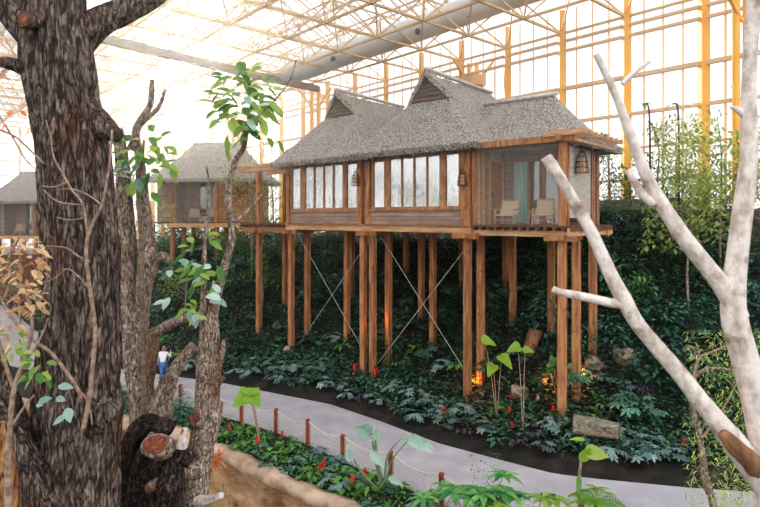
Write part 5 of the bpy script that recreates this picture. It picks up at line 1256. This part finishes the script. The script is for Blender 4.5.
# unseen trees added so that the windows mirror greenery
for i, (x, y) in enumerate(((-28, 26.5), (-31, 22.5), (-28, 18), (-30, 14), (-27, 10.5))): thin_tree(x, y, 13 + (i % 2) * .8, 2.3, 420, 'unseen leafy tree added beyond the left edge for the window reflections', 'mid', .4, 'unseen trees added for window reflections', .14, .5)

# thin sunlit haze filling the hall
m, nt, out = new_mat('haze'); vs = N(nt, 'ShaderNodeVolumeScatter'); vs.inputs['Density'].default_value = .0022; vs.inputs['Anisotropy'].default_value = .9; vs.inputs['Color'].default_value = (1, .98, .96, 1)
nt.links.new(vs.outputs[0], out.inputs['Volume'])
hz = MB(); hz.box(-90, 60, -6, 110, -2.2, 24.5); tag(hz.build('haze', m), 'thin sunlit haze hanging in the glasshouse air', 'haze', None, 'stuff')

m2 = m.copy(); m2.name = 'sun_glow_haze'; m2.node_tree.nodes['Volume Scatter'].inputs['Density'].default_value = .0042  # second, denser haze volume added to make the sun glow
hz = MB(); hz.box(-80, 8, -3, 100, 8.6, 22.0); tag(hz.build('haze', m2), 'denser haze added under the glass roof for a glow around the sun', 'haze', None, 'stuff')

# ------------------------------------------------------------------ camera, light, world
cam = bpy.data.cameras.new('camera'); co = bpy.data.objects.new('camera', cam); C.objects.link(co)
co.location = (0, 0, CAMZ); co.rotation_euler = (PI / 2, 0, 0); cam.sensor_width = 36; cam.lens = 36 * F / 760; cam.shift_y = -(253.5 - HY) / 760; cam.clip_end = 400; cam.clip_start = .05
cam.dof.use_dof = True; cam.dof.focus_distance = 20; cam.dof.aperture_fstop = 4.0
bpy.context.scene.camera = co
SD = Vector(((165 - CX) / F, 1, (HY - 45) / F)).normalized()
s = bpy.data.lights.new('sun', 'SUN'); s.energy = 3.8; s.angle = math.radians(14); s.color = (1, .9, .76); so = bpy.data.objects.new('sun', s); C.objects.link(so)
so.rotation_euler = SD.to_track_quat('Z', 'Y').to_euler(); so.location = (0, 0, 30)
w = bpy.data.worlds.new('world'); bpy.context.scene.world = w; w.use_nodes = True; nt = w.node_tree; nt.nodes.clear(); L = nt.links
out = N(nt, 'ShaderNodeOutputWorld'); bg = N(nt, 'ShaderNodeBackground'); tc = N(nt, 'ShaderNodeTexCoord')
dp = N(nt, 'ShaderNodeVectorMath', operation='DOT_PRODUCT'); nm = N(nt, 'ShaderNodeVectorMath', operation='NORMALIZE')
L.new(tc.outputs['Generated'], nm.inputs[0]); L.new(nm.outputs[0], dp.inputs[0]); dp.inputs[1].default_value = SD
mx0 = N(nt, 'ShaderNodeMath', operation='MAXIMUM'); L.new(dp.outputs['Value'], mx0.inputs[0]); mx0.inputs[1].default_value = 0
def powr(e, k):
    a = N(nt, 'ShaderNodeMath', operation='POWER'); L.new(mx0.outputs[0], a.inputs[0]); a.inputs[1].default_value = e
    b = N(nt, 'ShaderNodeMath', operation='MULTIPLY'); L.new(a.outputs[0], b.inputs[0]); b.inputs[1].default_value = k; return b.outputs[0]
ad = N(nt, 'ShaderNodeMath', operation='ADD'); L.new(powr(900, 30), ad.inputs[0]); L.new(powr(30, .3), ad.inputs[1])
sp = N(nt, 'ShaderNodeSeparateXYZ'); L.new(nm.outputs[0], sp.inputs[0])
rp = N(nt, 'ShaderNodeValToRGB'); mr = N(nt, 'ShaderNodeMapRange'); mr.inputs['From Min'].default_value = -1; L.new(sp.outputs[2], mr.inputs['Value']); L.new(mr.outputs[0], rp.inputs[0])
el = rp.color_ramp.elements; el[0].position = .46; el[0].color = (.10, .12, .09, 1); el[1].position = .5; el[1].color = (1.0, .965, .95, 1)
x = el.new(.62); x.color = (.97, .96, .98, 1); x = el.new(1.0); x.color = (.86, .93, 1.0, 1)
va = N(nt, 'ShaderNodeVectorMath', operation='ADD'); cm = N(nt, 'ShaderNodeVectorMath', operation='SCALE'); cm.inputs[0].default_value = (1, .97, .9); L.new(ad.outputs[0], cm.inputs['Scale'])
L.new(rp.outputs[0], va.inputs[0]); L.new(cm.outputs[0], va.inputs[1]); 
bk = N(nt, 'ShaderNodeMapRange'); bk.inputs['From Min'].default_value = .3; bk.inputs['From Max'].default_value = -1; bk.inputs['To Min'].default_value = 1.38; bk.inputs['To Max'].default_value = 2.1  # sky brightened behind the camera, added as soft light on the facade
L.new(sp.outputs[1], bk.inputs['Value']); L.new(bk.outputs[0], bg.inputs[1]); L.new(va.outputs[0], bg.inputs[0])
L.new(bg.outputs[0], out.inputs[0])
sc = bpy.context.scene
sc.view_settings.view_transform = 'Standard'; sc.view_settings.look = 'Medium High Contrast'; sc.view_settings.exposure = 0; sc.view_settings.gamma = 1
sc.cycles.max_bounces = 6; sc.cycles.transparent_max_bounces = 16; sc.cycles.diffuse_bounces = 3
